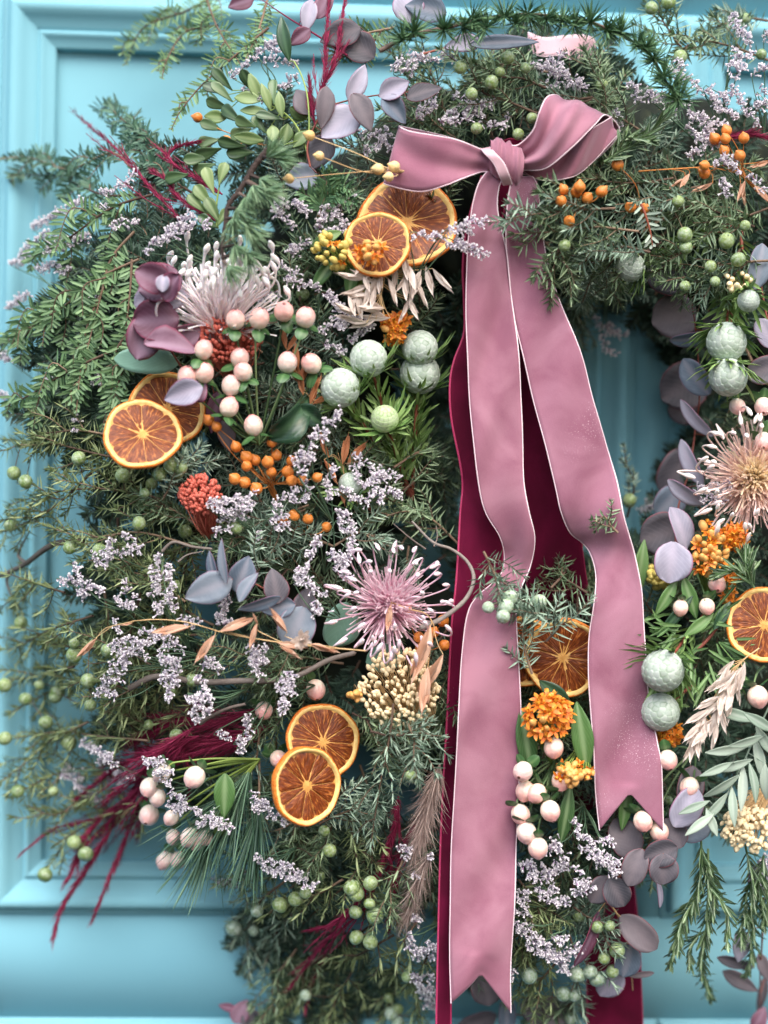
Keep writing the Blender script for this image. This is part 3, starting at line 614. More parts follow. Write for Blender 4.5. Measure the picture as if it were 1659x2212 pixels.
# burgundy velvet behind it -------------------------------------------------------------
wo = V(1080, 330, .12)
wine = thing('burgundy_ribbon', 'long burgundy velvet ribbon hanging behind the pink bow tails', 'ribbon', wo)
DW = .148
ribbon('loop', W3([(1060, 325, 0), (1075, 312, .004), (1100, 300, .006), (1130, 305, 0)], DW), W3([(1062, 352, 0), (1080, 345, .004), (1105, 340, .006), (1130, 342, 0)], DW), 'wine', wine, wo, n=24, edge='wine_edge')
ribbon('tail', W3([(1040, 380), (1010, 480), (999, 570), (1002, 650), (1002, 720), (981, 778, .004), (972, 828, .006), (975, 903, .006), (995, 1003, .004), (1000, 1053), (995, 1105), (985, 1255), (975, 1355), (965, 1555), (957, 1700, .006), (950, 1900, .008), (944, 2120, .010), (941, 2290, .010)], DW),
       W3([(1110, 390), (1085, 480), (1090, 570), (1095, 650), (1100, 720), (1085, 778), (1080, 828), (1085, 903), (1090, 1003), (1092, 1053), (1088, 1105), (1084, 1235, -.01), (1060, 1355), (1040, 1555), (1010, 1700), (985, 1900, .004), (975, 2120, .008), (974, 2290, .008)], DW),
       'wine', wine, wo, n=120, fold=wob((.002, 2.2, .6, .4), (.001, 5, .6, 0)), edge='wine_edge', er=.0009)
ribbon('tail', W3([(1090, 390), (1085, 520), (1088, 640), (1095, 760), (1100, 900), (1110, 1060), (1130, 1210, -.012), (1160, 1400, -.05), (1200, 1600, -.075), (1235, 1800, -.08), (1262, 2000, -.075), (1268, 2150, -.07), (1272, 2300, -.07)], .138),
       W3([(1160, 390), (1165, 520), (1185, 640), (1205, 760), (1225, 900), (1245, 1060), (1262, 1210, -.012), (1290, 1400, -.05), (1325, 1600, -.075), (1355, 1800, -.08), (1380, 2000, -.075), (1386, 2150, -.07), (1390, 2300, -.07)], .138),
       'wine', wine, wo, n=110, fold=wob((.002, 2.5, .5, 1.4)), edge='wine_edge')
# pale curl of ribbon over the top ------------------------------------------------------
po = V(1180, 90, .05)
curl = thing('pale_ribbon_curl', 'pale pink ribbon end curling behind the arching cedar branch', 'ribbon', po)
ribbon('curl', W3([(1140, 70, 0), (1175, 82, .004), (1215, 78, .006), (1255, 76, .004), (1283, 84, -.004), (1284, 108, -.014), (1262, 118, -.022), (1240, 100, -.024), (1232, 130, -.02), (1236, 170, -.02)], .110),
       W3([(1140, 112, 0), (1172, 122, .004), (1205, 120, .006), (1238, 130, .004), (1268, 134, -.004), (1280, 126, -.014), (1272, 134, -.022), (1255, 118, -.024), (1268, 150, -.02), (1272, 190, -.02)], .110), 'velvet_pale', curl, po, n=60, across=8)

# ------------------------------------------------------------------ botanical builders
def D_(x): return x * PX
def rand_dir(ax, spread):
    r = nz(np.asarray(ax) + rng.normal(0, spread, 3)); return r
def branchlets(c, n, length, s0=.15, s1=.92, ang=.75, droop=0.0, flat=False):
    """alternate side shoots of a curve"""
    t, nn, b = frames(c); out = []; m = len(c)
    for k in range(n):
        f = s0 + (s1 - s0) * (k + .5 * rng.random()) / max(n, 1); i = min(int(f * (m - 1)), m - 2)
        side = 1 if k % 2 else -1; ph = rng.normal(0, .35 if flat else .8)
        a = ang + rng.normal(0, .15)
        d = math.cos(a) * t[i] + math.sin(a) * (side * math.cos(ph) * b[i] + math.sin(ph) * nn[i] * (.5 if flat else 1))
        L = length * (1 - .55 * f) * (.75 + .5 * rng.random())
        p0 = c[i]; p1 = p0 + nz(d) * L * .5; p2 = p0 + nz(nz(d) * .8 + t[i] * .25 + np.array([0, 0, -droop])) * L
        out.append(spline([p0, p1, p2], 10))
    return out
def put_berries(root, o, spots, kind, r, name='berry'):
    for (p, ax) in spots:
        q = rotz(ax, rng.normal(0, 1, 3)); link(name, ME[kind], root, Vector(np.asarray(p) - o), q, r * (.72 + .42 * rng.random()))
def juniper(pts, off=0.0, L=34, nb=6, bl=95, mat='juniper', berries=0, at=None, bk='jberry', br=14.5, W=5.2, stem='stem_brown', thick=3.0, gap=12.0, label=None, group='juniper sprigs', desc='', s0=.12):
    c = spline(pxpath(pts, off), 26); o = c[0]
    G = Geo(); H = Geo(); tube(H, c, np.linspace(D_(thick), D_(1.1), 26), 6)
    br_ = branchlets(c, nb, D_(bl))
    whorls(G, c, D_(gap), D_(L), D_(W), s0=s0)
    for q in br_:
        tube(H, q, np.linspace(D_(1.5), D_(.8), 10), 5); whorls(G, q, D_(gap * .9), D_(L * .92), D_(W), s0=.05)
    spots = []
    if at:
        for (u, v) in at:
            p = S(u, v, off + .012); spots.append((p, rand_dir(TOW, .6)))
            i = np.argmin(np.linalg.norm(c - p, axis=1)); tube(H, spline([c[i], (c[i] + p) / 2 + TOW * .002, p], 6), D_(.9), 4)
    for k in range(berries):
        q = br_[rng.integers(len(br_))] if br_ and rng.random() < .7 else c
        i = rng.integers(3, len(q) - 2); d = rand_dir(TOW, .5); p = q[i] + d * D_(br * .9); spots.append((p, d))
    nbry = len(spots)
    lab = label or cut(f"{desc or 'green juniper sprig'} with {num(nbry)} berr{'y' if nbry == 1 else 'ies'} {where(pts)}")
    root = thing('juniper_sprig', lab, 'juniper', o, group)
    H.build('stem', stem, root, o); G.build('needles', mat, root, o, smooth=False, kind='stuff')
    put_berries(root, o, spots, bk, D_(br))
    return root
def flat_sprig(pts, off=0.0, L=24, W=5.5, gap=6.5, nb=7, bl=150, mat='hemlock', droop=.5, name='hemlock_sprig', cat='hemlock', label=None, group='hemlock sprigs', desc='feathery green hemlock sprig', subs=0, stem='stem_brown', twin=False):
    c = spline(pxpath(pts, off), 26); o = c[0]; G, H = Geo(), Geo()
    tube(H, c, np.linspace(D_(3.2), D_(1.2), 26), 6)
    two_rank(G, c, D_(gap), D_(L), D_(W), s0=.1)
    for q in branchlets(c, nb, D_(bl), droop=droop, flat=True):
        tube(H, q, np.linspace(D_(1.8), D_(.9), 10), 5); two_rank(G, q, D_(gap), D_(L), D_(W))
        if twin: two_rank(G, q, D_(gap), D_(L * .8), D_(W), lift=.9)
        for k in range(subs):
            for q2 in branchlets(q, 2, D_(bl * .4), droop=droop, flat=True): tube(H, q2, D_(.9), 4); two_rank(G, q2, D_(gap), D_(L * .85), D_(W))
    if twin: two_rank(G, c, D_(gap), D_(L * .85), D_(W), lift=.9, s0=.1)
    root = thing(name, label or cut(f'{desc} {where(pts)}'), cat, o, group)
    H.build('stem', stem, root, o); G.build('needles', mat, root, o, smooth=False, kind='stuff'); return root
def tuft_branch(pts, tufts, off=0.0, L=38, W=2.6, n=42, mat='larch', bark='bark', thick=(7, 3.5), label='', name='larch_branch', cat='larch', knob=3.5, ax=None, spread=1.15):
    c = spline(pxpath(pts, off), 60); o = c[0]; H = Geo()
    rad = np.linspace(D_(thick[0]), D_(thick[1]), 60) * (1 + .22 * np.sin(np.arange(60) * 1.9) * rng.random(60)); tube(H, c, rad, 8)
    root = thing(name, label, cat, o)
    for k, tf in enumerate(tufts):
        u, v = tf[:2]; p = S(u, v, off + .006); i = np.argmin(np.linalg.norm(c - p, axis=1))
        a = nz((p - c[i]) * 1.0 + TOW * D_(14)) if ax is None else nz(np.asarray(ax) + rng.normal(0, .25, 3))
        if len(tf) > 2: a = nz(np.array([math.cos(math.radians(tf[2])), -.55, math.sin(math.radians(tf[2]))]))
        tube(H, spline([c[i], p], 5), np.linspace(D_(knob * 1.2), D_(knob * .8), 5), 6)
        G = Geo(); tuft(G, p, a, n, D_(L) * (.85 + .3 * rng.random()), D_(W), spread); G.build('needle_tuft', mat, root, o, smooth=False, kind='stuff')
    H.build('bark', bark, root, o); return root
def leaf_mesh(L, W, prof, cup=.15, arch=.1, wave=0.0, rows=12, cols=7, twist=0.0, seed=None):
    """one leaf along +X, face +Z, as a curved sheet with thickness"""
    s = np.linspace(0, 1, rows); w = np.interp(s, [a for a, _ in prof], [b for _, b in prof])
    t = np.linspace(-1, 1, cols); Sx, T = np.meshgrid(s, t, indexing='ij')
    y = T * w[:, None] * W / 2
    z = cup * W * (T * w[:, None]) ** 2 + arch * L * (Sx - Sx ** 2) * 2 * .5 - arch * L * .6 * Sx ** 3 + wave * W * np.sin(5 * Sx + 3 * T + rng.random() * 6) * abs(T)
    x = Sx * L
    if twist: y, z = y * np.cos(twist * Sx) - z * np.sin(twist * Sx), y * np.sin(twist * Sx) + z * np.cos(twist * Sx)
    P = np.stack([x, y, z], -1); N = nz(np.cross(np.gradient(P, axis=0), np.gradient(P, axis=1)))
    th = .00022
    i, j = np.meshgrid(np.arange(rows - 1), np.arange(cols - 1), indexing='ij'); q = (i * cols + j); K = rows * cols
    f = np.stack([q, q + cols, q + cols + 1, q + 1], -1).reshape(-1, 4)
    e = [i * cols for i in range(rows)], [i * cols + cols - 1 for i in range(rows)]
    rim = [[a, b, b + K, a + K] for a, b in zip(e[0][1:], e[0])] + [[a, b, b + K, a + K] for a, b in zip(e[1], e[1][1:])]
    pv = np.stack([np.full(x.shape, rng.random()), Sx, 1 - abs(T)], -1).reshape(-1, 3)
    return np.vstack([(P + N * th).reshape(-1, 3), (P - N * th).reshape(-1, 3)]), np.vstack([f, f[:, ::-1] + K, np.array(rim)]), np.vstack([pv, pv])
ROUND = [(0, .12), (.05, .42), (.15, .74), (.3, .95), (.5, 1), (.7, .93), (.86, .70), (.96, .38), (1, .08)]
EGG = [(0, .1), (.06, .45), (.18, .8), (.35, 1), (.55, .93), (.75, .68), (.9, .34), (1, .03)]
OBOV = [(0, .08), (.15, .28), (.4, .66), (.65, .96), (.8, 1), (.92, .74), (1, .12)]
ELL = [(0, .06), (.1, .4), (.3, .85), (.5, 1), (.7, .85), (.9, .4), (1, .03)]
def leaf(root, o, base, ang, L, W, mat, prof=EGG, tip=0.0, roll=0.0, cup=.15, arch=.12, wave=.03, twist=0.0, name='leaf', parent=None, label=None):
    """leaf from a 3-D base: ang in the picture plane (degrees, 0 = to the right, 90 = up), tip = tilt of the tip out of the door, roll about its own axis (degrees)"""
    a, tp, rl = math.radians(ang), math.radians(tip), math.radians(roll)
    X = np.array([math.cos(a) * math.cos(tp), -math.sin(tp), math.sin(a) * math.cos(tp)])
    Zv = nz(TOW - np.dot(TOW, X) * X); Y = np.cross(Zv, X)
    Z2 = math.cos(rl) * Zv + math.sin(rl) * Y; Y2 = np.cross(Z2, X)
    v, f, pv = leaf_mesh(D_(L), D_(W), prof, cup, arch, wave, twist=twist)
    vv = v[:, :1] * X + v[:, 1:2] * Y2 + v[:, 2:] * Z2 + np.asarray(base)
    G = Geo(); G.add(vv, f, pv); ob = G.build(name, mat, parent or root, o)
    if label: ob['label'] = label
    return ob
def cleaf(root, o, u, v, ang, L, W, mat, off=.01, **k):
    """leaf centred on picture point (u, v)"""
    a = math.radians(ang); t = math.cos(math.radians(k.get('tip', 0)))
    b = S(u, v, off) - D_(L) * .5 * t * np.array([math.cos(a), 0, math.sin(a)])
    return leaf(root, o, b, ang, L, W, mat, **k)
def leaf_sprig(name, label, cat, stempts, leaves, off=.01, stem='stem_red', thick=(2.6, 1.2), group=None, dmat='euc_grey', prof=EGG):
    """leaves: (u, v, angle, L, W, mat, dict)"""
    c = spline(pxpath(stempts, off), 30); o = c[0]; root = thing(name, label, cat, o, group)
    H = Geo(); tube(H, c, np.linspace(D_(thick[0]), D_(thick[1]), 30), 6)
    for lf in leaves:
        u, v, ang, L, W = lf[:5]; mt = lf[5] if len(lf) > 5 and lf[5] else dmat; kw = dict(prof=prof); loff = off
        if len(lf) > 6: kw.update(lf[6])
        loff = off + kw.pop('o', 0.0) + .006
        ob = cleaf(root, o, u, v, ang, L, W, mt, off=loff, **kw)
        a = math.radians(ang); b = S(u, v, loff) - D_(L) * .5 * np.array([math.cos(a), 0, math.sin(a)])
        i = np.argmin(np.linalg.norm(c - b, axis=1))
        if np.linalg.norm(c[i] - b) < D_(60): tube(H, spline([c[i], b], 5), D_(1.1), 5)
    H.build('stem', stem, root, o); return root
# sea lavender: thin branching stems, spikes packed with small tubular florets
def floret_batch(G, P, Dv, L, W):
    """five-sided funnels"""
    k = len(P); Dv = nz(Dv); ref = nz(rng.normal(0, 1, (k, 3))); E1 = nz(ref - (ref * Dv).sum(1)[:, None] * Dv); E2 = np.cross(Dv, E1)
    a = np.arange(5) * 2 * math.pi / 5; rows = [(0, .22), (.5, .40), (.8, .46), (1.0, .72)]; out = []
    for s, w in rows: out.append(P[:, None] + Dv[:, None] * (L * s)[:, None, None] + (W * w / 1)[:, None, None] * (np.cos(a)[None, :, None] * E1[:, None] + np.sin(a)[None, :, None] * E2[:, None]))
    v = np.stack(out, 1); r = len(rows); base = (np.arange(k) * r * 5)[:, None, None] + (np.arange(r - 1) * 5)[None, :, None] + np.arange(5)[None, None]
    j2 = (np.arange(5) + 1) % 5 - np.arange(5)
    f = np.stack([base, base + j2, base + j2 + 5, base + 5], -1).reshape(-1, 4)
    pv = np.zeros((k, r, 5, 3)); pv[..., 0] = np.clip(rng.beta(2, 2.4, k), 0, 1)[:, None, None]; pv[..., 1] = np.array([s for s, _ in rows])[None, :, None]
    G.add(v.reshape(-1, 3), f, pv.reshape(-1, 3))
def lavender(spikes, base=None, off=.012, dens=2.3, rad=13.0, fl=10.5, fw=4.2, label=None, group='sea lavender sprigs', desc='lilac white sea lavender sprig'):
    sp = [spline(pxpath(s, off), 16) for s in spikes]
    if base is None:
        b = np.mean([s[0][:2] for s in spikes], 0); d = np.array([CX, CY]) - b; d = d / max(np.linalg.norm(d), 1); base = tuple(b + d * 90)
    o = S(base[0], base[1], off - .03); G, H = Geo(), Geo()
    for c in sp:
        m_ = (o + c[0]) / 2 + TOW * .006 + rng.normal(0, .003, 3)
        tube(H, spline([o, m_, c[0], c[len(c) // 2], c[-1]], 24), np.linspace(D_(1.6), D_(.9), 24), 5)
        tot = arclen(c)[-1]; k = max(6, int(tot / PX / 1.0 * .66 * dens * .42)); s = rng.random(k) * tot
        t, n, b = frames(c); d = arclen(c); T = nz(np.stack([np.interp(s, d, t[:, i]) for i in range(3)], 1))
        rr = nz(rng.normal(0, 1, (k, 3)) + TOW * .45 + np.array([0, 0, .25])); R_ = nz(rr - .5 * (rr * T).sum(1)[:, None] * T)
        # side spikelets: the florets stand in small fans
        fan = np.floor(s / D_(15)); j = rng.permutation(997)[(fan.astype(int) * 7) % 997] / 997.0 * 6.28
        lat = np.cross(T, TOW); lean = lat * np.cos(j)[:, None] + TOW * (.5 + .5 * np.sin(j))[:, None]
        P = sample(c, s) + lean * (rng.random(k) * D_(rad) * .75)[:, None] + rng.normal(0, D_(2.2), (k, 3))
        floret_batch(G, P, R_ * .8 + T * .45 + lean * .5, D_(fl) * (.75 + .5 * rng.random(k)), D_(fw) * (.8 + .4 * rng.random(k)))
    root = thing('sea_lavender_sprig', label or cut(f'{desc} {where([base] + [s[-1] for s in spikes])}'), 'sea lavender', o, group)
    H.build('stem', 'stem_dkgreen', root, o); G.build('florets', 'floret', root, o, kind='stuff'); return root
def hypericum(label, base, spots, off=.02, axis=(0, -.55, .8), r=20, kind='hyper', sep=3, stem='stem_green', leaves=(), group=None):
    o = S(base[0], base[1], off - .03); root = thing('hypericum_sprig', label, 'berry sprig', o, group); H = Geo()
    for sp_ in spots:
        u, v = sp_[:2]; rr = D_(sp_[2] if len(sp_) > 2 else r) * (.95 + .1 * rng.random()); ax = rand_dir(axis, .22); p = S(u, v, off + .012 * rng.random())
        b = link('berry', ME[kind if rng.random() < .8 else 'hyper_white'], root, Vector(p - o), rotz(ax, rng.normal(0, 1, 3)), float(rr))
        foot = p - ax * rr
        m_ = (o * .45 + foot * .55) - ax * D_(12)
        tube(H, spline([o, m_, foot - ax * D_(8), foot], 14), np.linspace(D_(3), D_(2), 14), 6)
        for k in range(sep + int(rng.random() < .4)):
            a = 2 * math.pi * k / (sep + .3) + rng.random(); q = rotz(np.array([0, 0, -1.0]) * .15 + np.array([math.cos(a), math.sin(a), 0]), (0, 0, 1.0))
            link('sepal', ME['sepal'], b, Vector((.25 * math.cos(a), .25 * math.sin(a), -1.02)), q, .95 + .3 * rng.random())
    H.build('stem', stem, root, o)
    for lf in leaves: cleaf(root, o, *lf[:5], lf[5] if len(lf) > 5 else 'leaf_green', off=off, **(lf[6] if len(lf) > 6 else {}))
    return root
def flax(label, base, spots, off=.022, r=12, kind='flax', stem='stem_orange', group=None, straight=False):
    o = S(base[0], base[1], off - .02); root = thing('flax_stem', label, 'seed pods', o, group); H = Geo()
    node = o * .55 + np.mean([S(u, v, off) for u, v in spots], 0) * .45
    for u, v in spots:
        p = S(u, v, off + .01 * rng.random()); ax = nz((p - o) + TOW * D_(10) + rng.normal(0, D_(12), 3))
        link('seed_pod', ME[kind], root, Vector(p - o), rotz(ax, rng.normal(0, 1, 3)), D_(r) * (.9 + .2 * rng.random()))
        tube(H, spline([o, node + rng.normal(0, .0012, 3), (node + p) / 2 + TOW * .002 + rng.normal(0, .0028, 3), p], 14), np.linspace(D_(1.3), D_(.9), 14), 5)
    H.build('stem', stem, root, o); return root
def oats(label, stempts, spikes, off=.025, mat='husk', L=46, stem='stem_straw', group=None):
    """spikes: (u, v, angle, length) with (u, v) the foot of the spikelet"""
    c = spline(pxpath(stempts, off), 30); o = c[0]; root = thing('oat_stem', label, 'oats', o, group); H = Geo(); tube(H, c, np.linspace(D_(1.8), D_(.9), 30), 5)
    for sp_ in spikes:
        u, v, ang = sp_[:3]; Ls = sp_[3] if len(sp_) > 3 else L; p = S(u, v, off + .004); a = math.radians(ang)
        d = nz(np.array([math.cos(a), -.12 + .2 * rng.normal(), math.sin(a)])); i = np.argmin(np.linalg.norm(c - p, axis=1))
        tube(H, spline([c[max(i - 3, 0)], (c[i] + p) / 2 + np.array([0, 0, D_(3)]), p], 8), D_(.8), 4)
        link('spikelet', ME[mat], root, Vector(p - o), rotz(d, rng.normal(0, 1, 3) + TOW), D_(Ls) * (.9 + .2 * rng.random()))
    H.build('stem', stem, root, o); return root
def seed_cluster(label, center, rx, ry, n, r, kind, stem, off=.025, base=None, name='millet_head', cat='seed heads', depth=.012):
    o = S(base[0], base[1], off - .03) if base else S(center[0], center[1], off - .04); root = thing(name, label, cat, o); H = Geo()
    for k in range(n):
        a = rng.random() * 6.283; q = math.sqrt(rng.random()); u = center[0] + rx * q * math.cos(a); v = center[1] + ry * q * math.sin(a)
        p = V(u, v, surf(*center) + off + depth * math.sqrt(max(0, 1 - q * q)) * (.4 + .6 * rng.random())); d = nz(p - o)
        link('seed_head', ME[kind], root, Vector(p - o), rotz(rand_dir(d, .4), rng.normal(0, 1, 3)), D_(r) * (.75 + .5 * rng.random()))
        tube(H, spline([o, (o + p) / 2 + rng.normal(0, .003, 3), p], 8), D_(.7), 4)
    H.build('stem', stem, root, o); return root
def milkweed(label, center, rx, ry, n, r=14, off=.022, nbud=0, bud='bud_orange', br=7, base=None, leaves=(), depth=.016, group=None, dirn=None):
    o = S(base[0], base[1], off - .03) if base else S(center[0], center[1], off - .035); root = thing('milkweed_flower', label, 'flower', o, group); H = Geo()
    for k in range(n + nbud):
        a = rng.random() * 6.283; q = math.sqrt(rng.random()); u = center[0] + rx * q * math.cos(a); v = center[1] + ry * q * math.sin(a)
        p = V(u, v, surf(*center) + off + depth * math.sqrt(max(0, 1 - q * q))); d = nz(nz(p - o) + TOW * .3 + (np.asarray(dirn) if dirn is not None else 0))
        tube(H, spline([o, (o * .4 + p * .6), p], 8), D_(1.2), 4)
        if k < n:
            R_ = rotz(rand_dir(d, .3), rng.normal(0, 1, 3)); f = link('blossom', ME['petals'], root, Vector(p - o), R_, D_(r) * (.85 + .3 * rng.random()))
            link('crown', ME['crown'], f, Vector((0, 0, .05)), None, 1.0)
        else:
            link('bud', ME[bud], root, Vector(p - o), rotz(rand_dir(d, .3), rng.normal(0, 1, 3)), D_(br) * (.8 + .4 * rng.random()))
    H.build('stem', 'stem_lime', root, o)
    for lf in leaves: cleaf(root, o, *lf[:5], lf[5] if len(lf) > 5 else 'leaf_green', off=off + (lf[6].pop('o', 0) if len(lf) > 6 else 0), prof=ELL, **(lf[6] if len(lf) > 6 else {}))
    return root
def globes(label, base, spots, off=.02, kind='globe', leaves=46, LL=52, group=None, LW=7.5, axis=(0, -.75, .55)):
    """scaled silver balls on a leafy stem: spots (u, v, r[, kind])"""
    o = S(base[0], base[1], off - .03); root = thing('silver_globe_sprig', label, 'globe sprig', o, group); H, G = Geo(), Geo()
    for sp_ in spots:
        u, v, r = sp_[:3]; p = S(u, v, off + .014 + max(0, (v - spots[0][1]) * .00016)); ax = rand_dir(axis, .2)
        link('globe', ME[sp_[3] if len(sp_) > 3 else kind], root, Vector(p - o), rotz(ax, rng.normal(0, 1, 3)), D_(r))
        foot = p - nz(p - o) * D_(r) * .9 - TOW * .004; c = spline([o, (o + foot) / 2 - TOW * .003, foot], 20); tube(H, c, np.linspace(D_(4.5), D_(3.5), 20), 7)
        whorls(G, c, D_(11), D_(LL), D_(LW), splay=.85, per=3, s0=.25, prof=LINEAR, bend=.5, tip=False, shrink=0)
        kk = leaves // len(spots); a = rng.random(kk) * 6.28; t = nz(p - o)
        e1 = nz(np.cross(t, TOW)); e2 = np.cross(t, e1)
        P = foot + (e1[None] * np.cos(a)[:, None] + e2[None] * np.sin(a)[:, None]) * D_(5)
        blades(G, P, e1[None] * np.cos(a)[:, None] + e2[None] * np.sin(a)[:, None] + t * .35, np.repeat(t[None], kk, 0), D_(LL + r * .6) * (.7 + .5 * rng.random(kk)), D_(LW), prof=LINEAR, bend=.5 * rng.random(kk))
    H.build('stem', 'stem_red', root, o); G.build('foliage', 'cone_leaf', root, o, kind='stuff'); return root
def plume(label, pts, off=.01, n=500, L=42, mat='plume_red', W=1.3, spread=.35, name='grass_plume', cat='plume', group=None, core=2.0, s0=0.0, strands=7):
    c = spline(pxpath(pts, off), 40); o = c[0]; root = thing(name, label, cat, o, group); H, G = Geo(), Geo(); tube(H, c, np.linspace(D_(core), D_(.5), 40), 5)
    for q in branchlets(c, strands, arclen(c)[-1] * .38, s0=.02, s1=.72, ang=.2):
        k = n // 18; i = rng.integers(0, len(q) - 2, k); tq = nz(np.gradient(q, axis=0))
        tube(H, q, D_(.7), 4); blades(G, q[i] + rng.normal(0, D_(1.5), (k, 3)), tq[i] + rng.normal(0, spread, (k, 3)), rng.normal(0, 1, (k, 3)), D_(L) * (.4 + .6 * rng.random(k)), D_(W), prof=[(0, .6), (.4, 1), (1, .1)], bend=rng.normal(0, .12, k))
    tot = arclen(c)[-1]; s = (s0 + (1 - s0) * rng.random(n)) * tot; t, nn, b = frames(c); d = arclen(c)
    T = nz(np.stack([np.interp(s, d, t[:, i]) for i in range(3)], 1)); D2 = nz(T + rng.normal(0, spread, (n, 3)))
    f = s / tot; blades(G, sample(c, s) + rng.normal(0, D_(1.2), (n, 3)), D2, rng.normal(0, 1, (n, 3)), D_(L) * (.5 + .7 * rng.random(n)) * (1 - .45 * f), D_(W), prof=[(0, .6), (.4, 1), (1, .1)], bend=rng.normal(0, .12, n))
    H.build('stem', mat, root, o); G.build('plume_hairs', mat, root, o, kind='stuff'); return root
# pincushion flowers ----------------------------------------------------------------------
def style_mesh(mat, k, R, open_):
    G = Geo(); q = open_
    cu = .07 * (k - 1); p = np.array([(.12, 0, .02), (.45 * q, 0, .10), (.80 * q, cu * .4, .22), (1.0 * q, cu, .46 - .06 * k), (.99 * q, cu * 1.5, .74 - .1 * k), (.90 * q - .05 * k, cu * 2.0, .92 - .14 * k)]) if q > .76 else np.array([(0.10 + .05 * q, 0, .02), (.30 * q + .06, 0, .28), (.62 * q + .04, .02 * k, .52), (.90 * q + .02, .05 * (k - 1), .66), (1.0 * q, .06 * (k - 1), .84 - .1 * (k % 3)), (.93 * q - .03 * (k % 2), .06 * (k - 1), .98 - .12 * (k % 3))])
    c = spline(p * R, 30); rad = np.full(30, .0145) * R; s = np.linspace(0, 1, 30); rad = rad + R * .026 * np.exp(-((s - .945) / .045) ** 2); tube(G, c, rad, 6, pv=rng.random())
    o = G.build('style', mat); me = o.data; bpy.data.objects.remove(o); return me
def pincushion(label, u, v, R, axis, mat, fluff, n=(26, 26, 22), off=.015, opens=(1.0, .8, .55), half=None, nf=260, fl=.55):
    p = S(u, v, off); ax = nz(axis); rot = rotz(ax); root = thing('pincushion_flower', label, 'flower', p, None, rot); R = D_(R)
    G = Geo(); a = np.linspace(0, math.pi / 2, 7)[None]; ph = np.arange(16)[:, None] * 2 * math.pi / 16
    vv = np.stack([.2 * R * np.cos(a) * np.cos(ph), .2 * R * np.cos(a) * np.sin(ph), .22 * R * np.sin(a) + 0 * ph], -1).reshape(-1, 3)
    f = [[i * 7 + j, ((i + 1) % 16) * 7 + j, ((i + 1) % 16) * 7 + j + 1, i * 7 + j + 1] for i in range(16) for j in range(6)]
    G.add(vv, f, [.5, .5, .5]); G.build('receptacle', fluff, root)
    for ring, (cnt, op) in enumerate(zip(n, opens)):
        ms = [style_mesh(mat, k, R, op * (.94 + .06 * k)) for k in range(3)]
        for k in range(cnt):
            a = 2 * math.pi * (k + .4 * rng.random()) / cnt
            if half and (rot @ Vector((math.cos(a), math.sin(a), 0)))[2] < -.25 and ring < 2: continue
            link('style', ms[k % 3], root, (0, 0, 0), Matrix.Rotation(a, 3, 'Z') @ Matrix.Rotation(rng.normal(0, .09), 3, 'X') @ Matrix.Rotation(rng.normal(0, .07), 3, 'Y'), .9 + .18 * rng.random())
    G = Geo(); th = rng.random(nf) * 6.28; el = rng.random(nf) * 1.25; D2 = np.stack([np.sin(el) * np.cos(th), np.sin(el) * np.sin(th), np.cos(el)], 1)
    blades(G, D2 * .18 * R, D2, rng.normal(0, 1, (nf, 3)), R * fl * (.5 + .6 * rng.random(nf)), R * .034, bend=rng.normal(0, .25, nf), prof=[(0, .7), (.5, 1), (.8, .6), (1, .9)], rnd=np.clip(el / 1.25 + rng.normal(0, .1, nf), 0, 1)); G.build('inner_hairs', fluff, root, kind='stuff'); return root
# dried orange slices ----------------------------------------------------------------------
def flesh_mat():
    mt, n, l, b = new_mat('dried orange flesh'); tc = n.new('ShaderNodeTexCoord'); oi = n.new('ShaderNodeObjectInfo')
    at = n.new('ShaderNodeAttribute'); at.attribute_name = 'pv'
    mp = n.new('ShaderNodeMapping'); mp.inputs['Scale'].default_value = (26, 7, 8); l.new(at.outputs['Vector'], mp.inputs[0])
    cv = n.new('ShaderNodeCombineXYZ'); l.new(oi.outputs['Random'], cv.inputs[2])
    sc = n.new('ShaderNodeVectorMath'); sc.operation = 'SCALE'; sc.inputs['Scale'].default_value = 40; l.new(cv.outputs[0], sc.inputs[0])
    ad = n.new('ShaderNodeVectorMath'); l.new(mp.outputs[0], ad.inputs[0]); l.new(sc.outputs[0], ad.inputs[1])
    vo = n.new('ShaderNodeTexVoronoi'); vo.inputs['Scale'].default_value = .55; l.new(ad.outputs[0], vo.inputs['Vector'])
    nt = n.new('ShaderNodeTexNoise'); nt.inputs['Scale'].default_value = .8; nt.inputs['Detail'].default_value = 5; l.new(ad.outputs[0], nt.inputs['Vector'])
    mx = n.new('ShaderNodeMath'); mx.operation = 'MULTIPLY_ADD'; mx.inputs[1].default_value = .55; l.new(vo.outputs['Distance'], mx.inputs[0]); l.new(nt.outputs['Fac'], mx.inputs[2])
    rp = ramp(n, [(.30, srgb(70, 27, 8)), (.66, srgb(104, 46, 13)), (.9, srgb(130, 64, 21)), (1.0, srgb(176, 108, 50))]); l.new(mx.outputs[0], rp.inputs[0]); l.new(rp.outputs[0], b.inputs['Base Color'])
    b.inputs['Roughness'].default_value = .42; b.inputs['Specular IOR Level'].default_value = .3; b.inputs['Subsurface Weight'].default_value = .25; b.inputs['Subsurface Radius'].default_value = (1, .4, .1); b.inputs['Subsurface Scale'].default_value = .003
    b.inputs['Coat Weight'].default_value = .06; b.inputs['Coat Roughness'].default_value = .3
    bp = n.new('ShaderNodeBump'); bp.inputs['Strength'].default_value = .6; bp.inputs['Distance'].default_value = .0012; l.new(mx.outputs[0], bp.inputs['Height']); l.new(bp.outputs[0], b.inputs['Normal'])
    return mt
M['flesh'] = flesh_mat()
M['rind'] = plant('dried orange rind', [(196, 96, 24), (216, 124, 40), (226, 146, 58)], rough=.5, nscale=500, noise=.8, bump=.8)
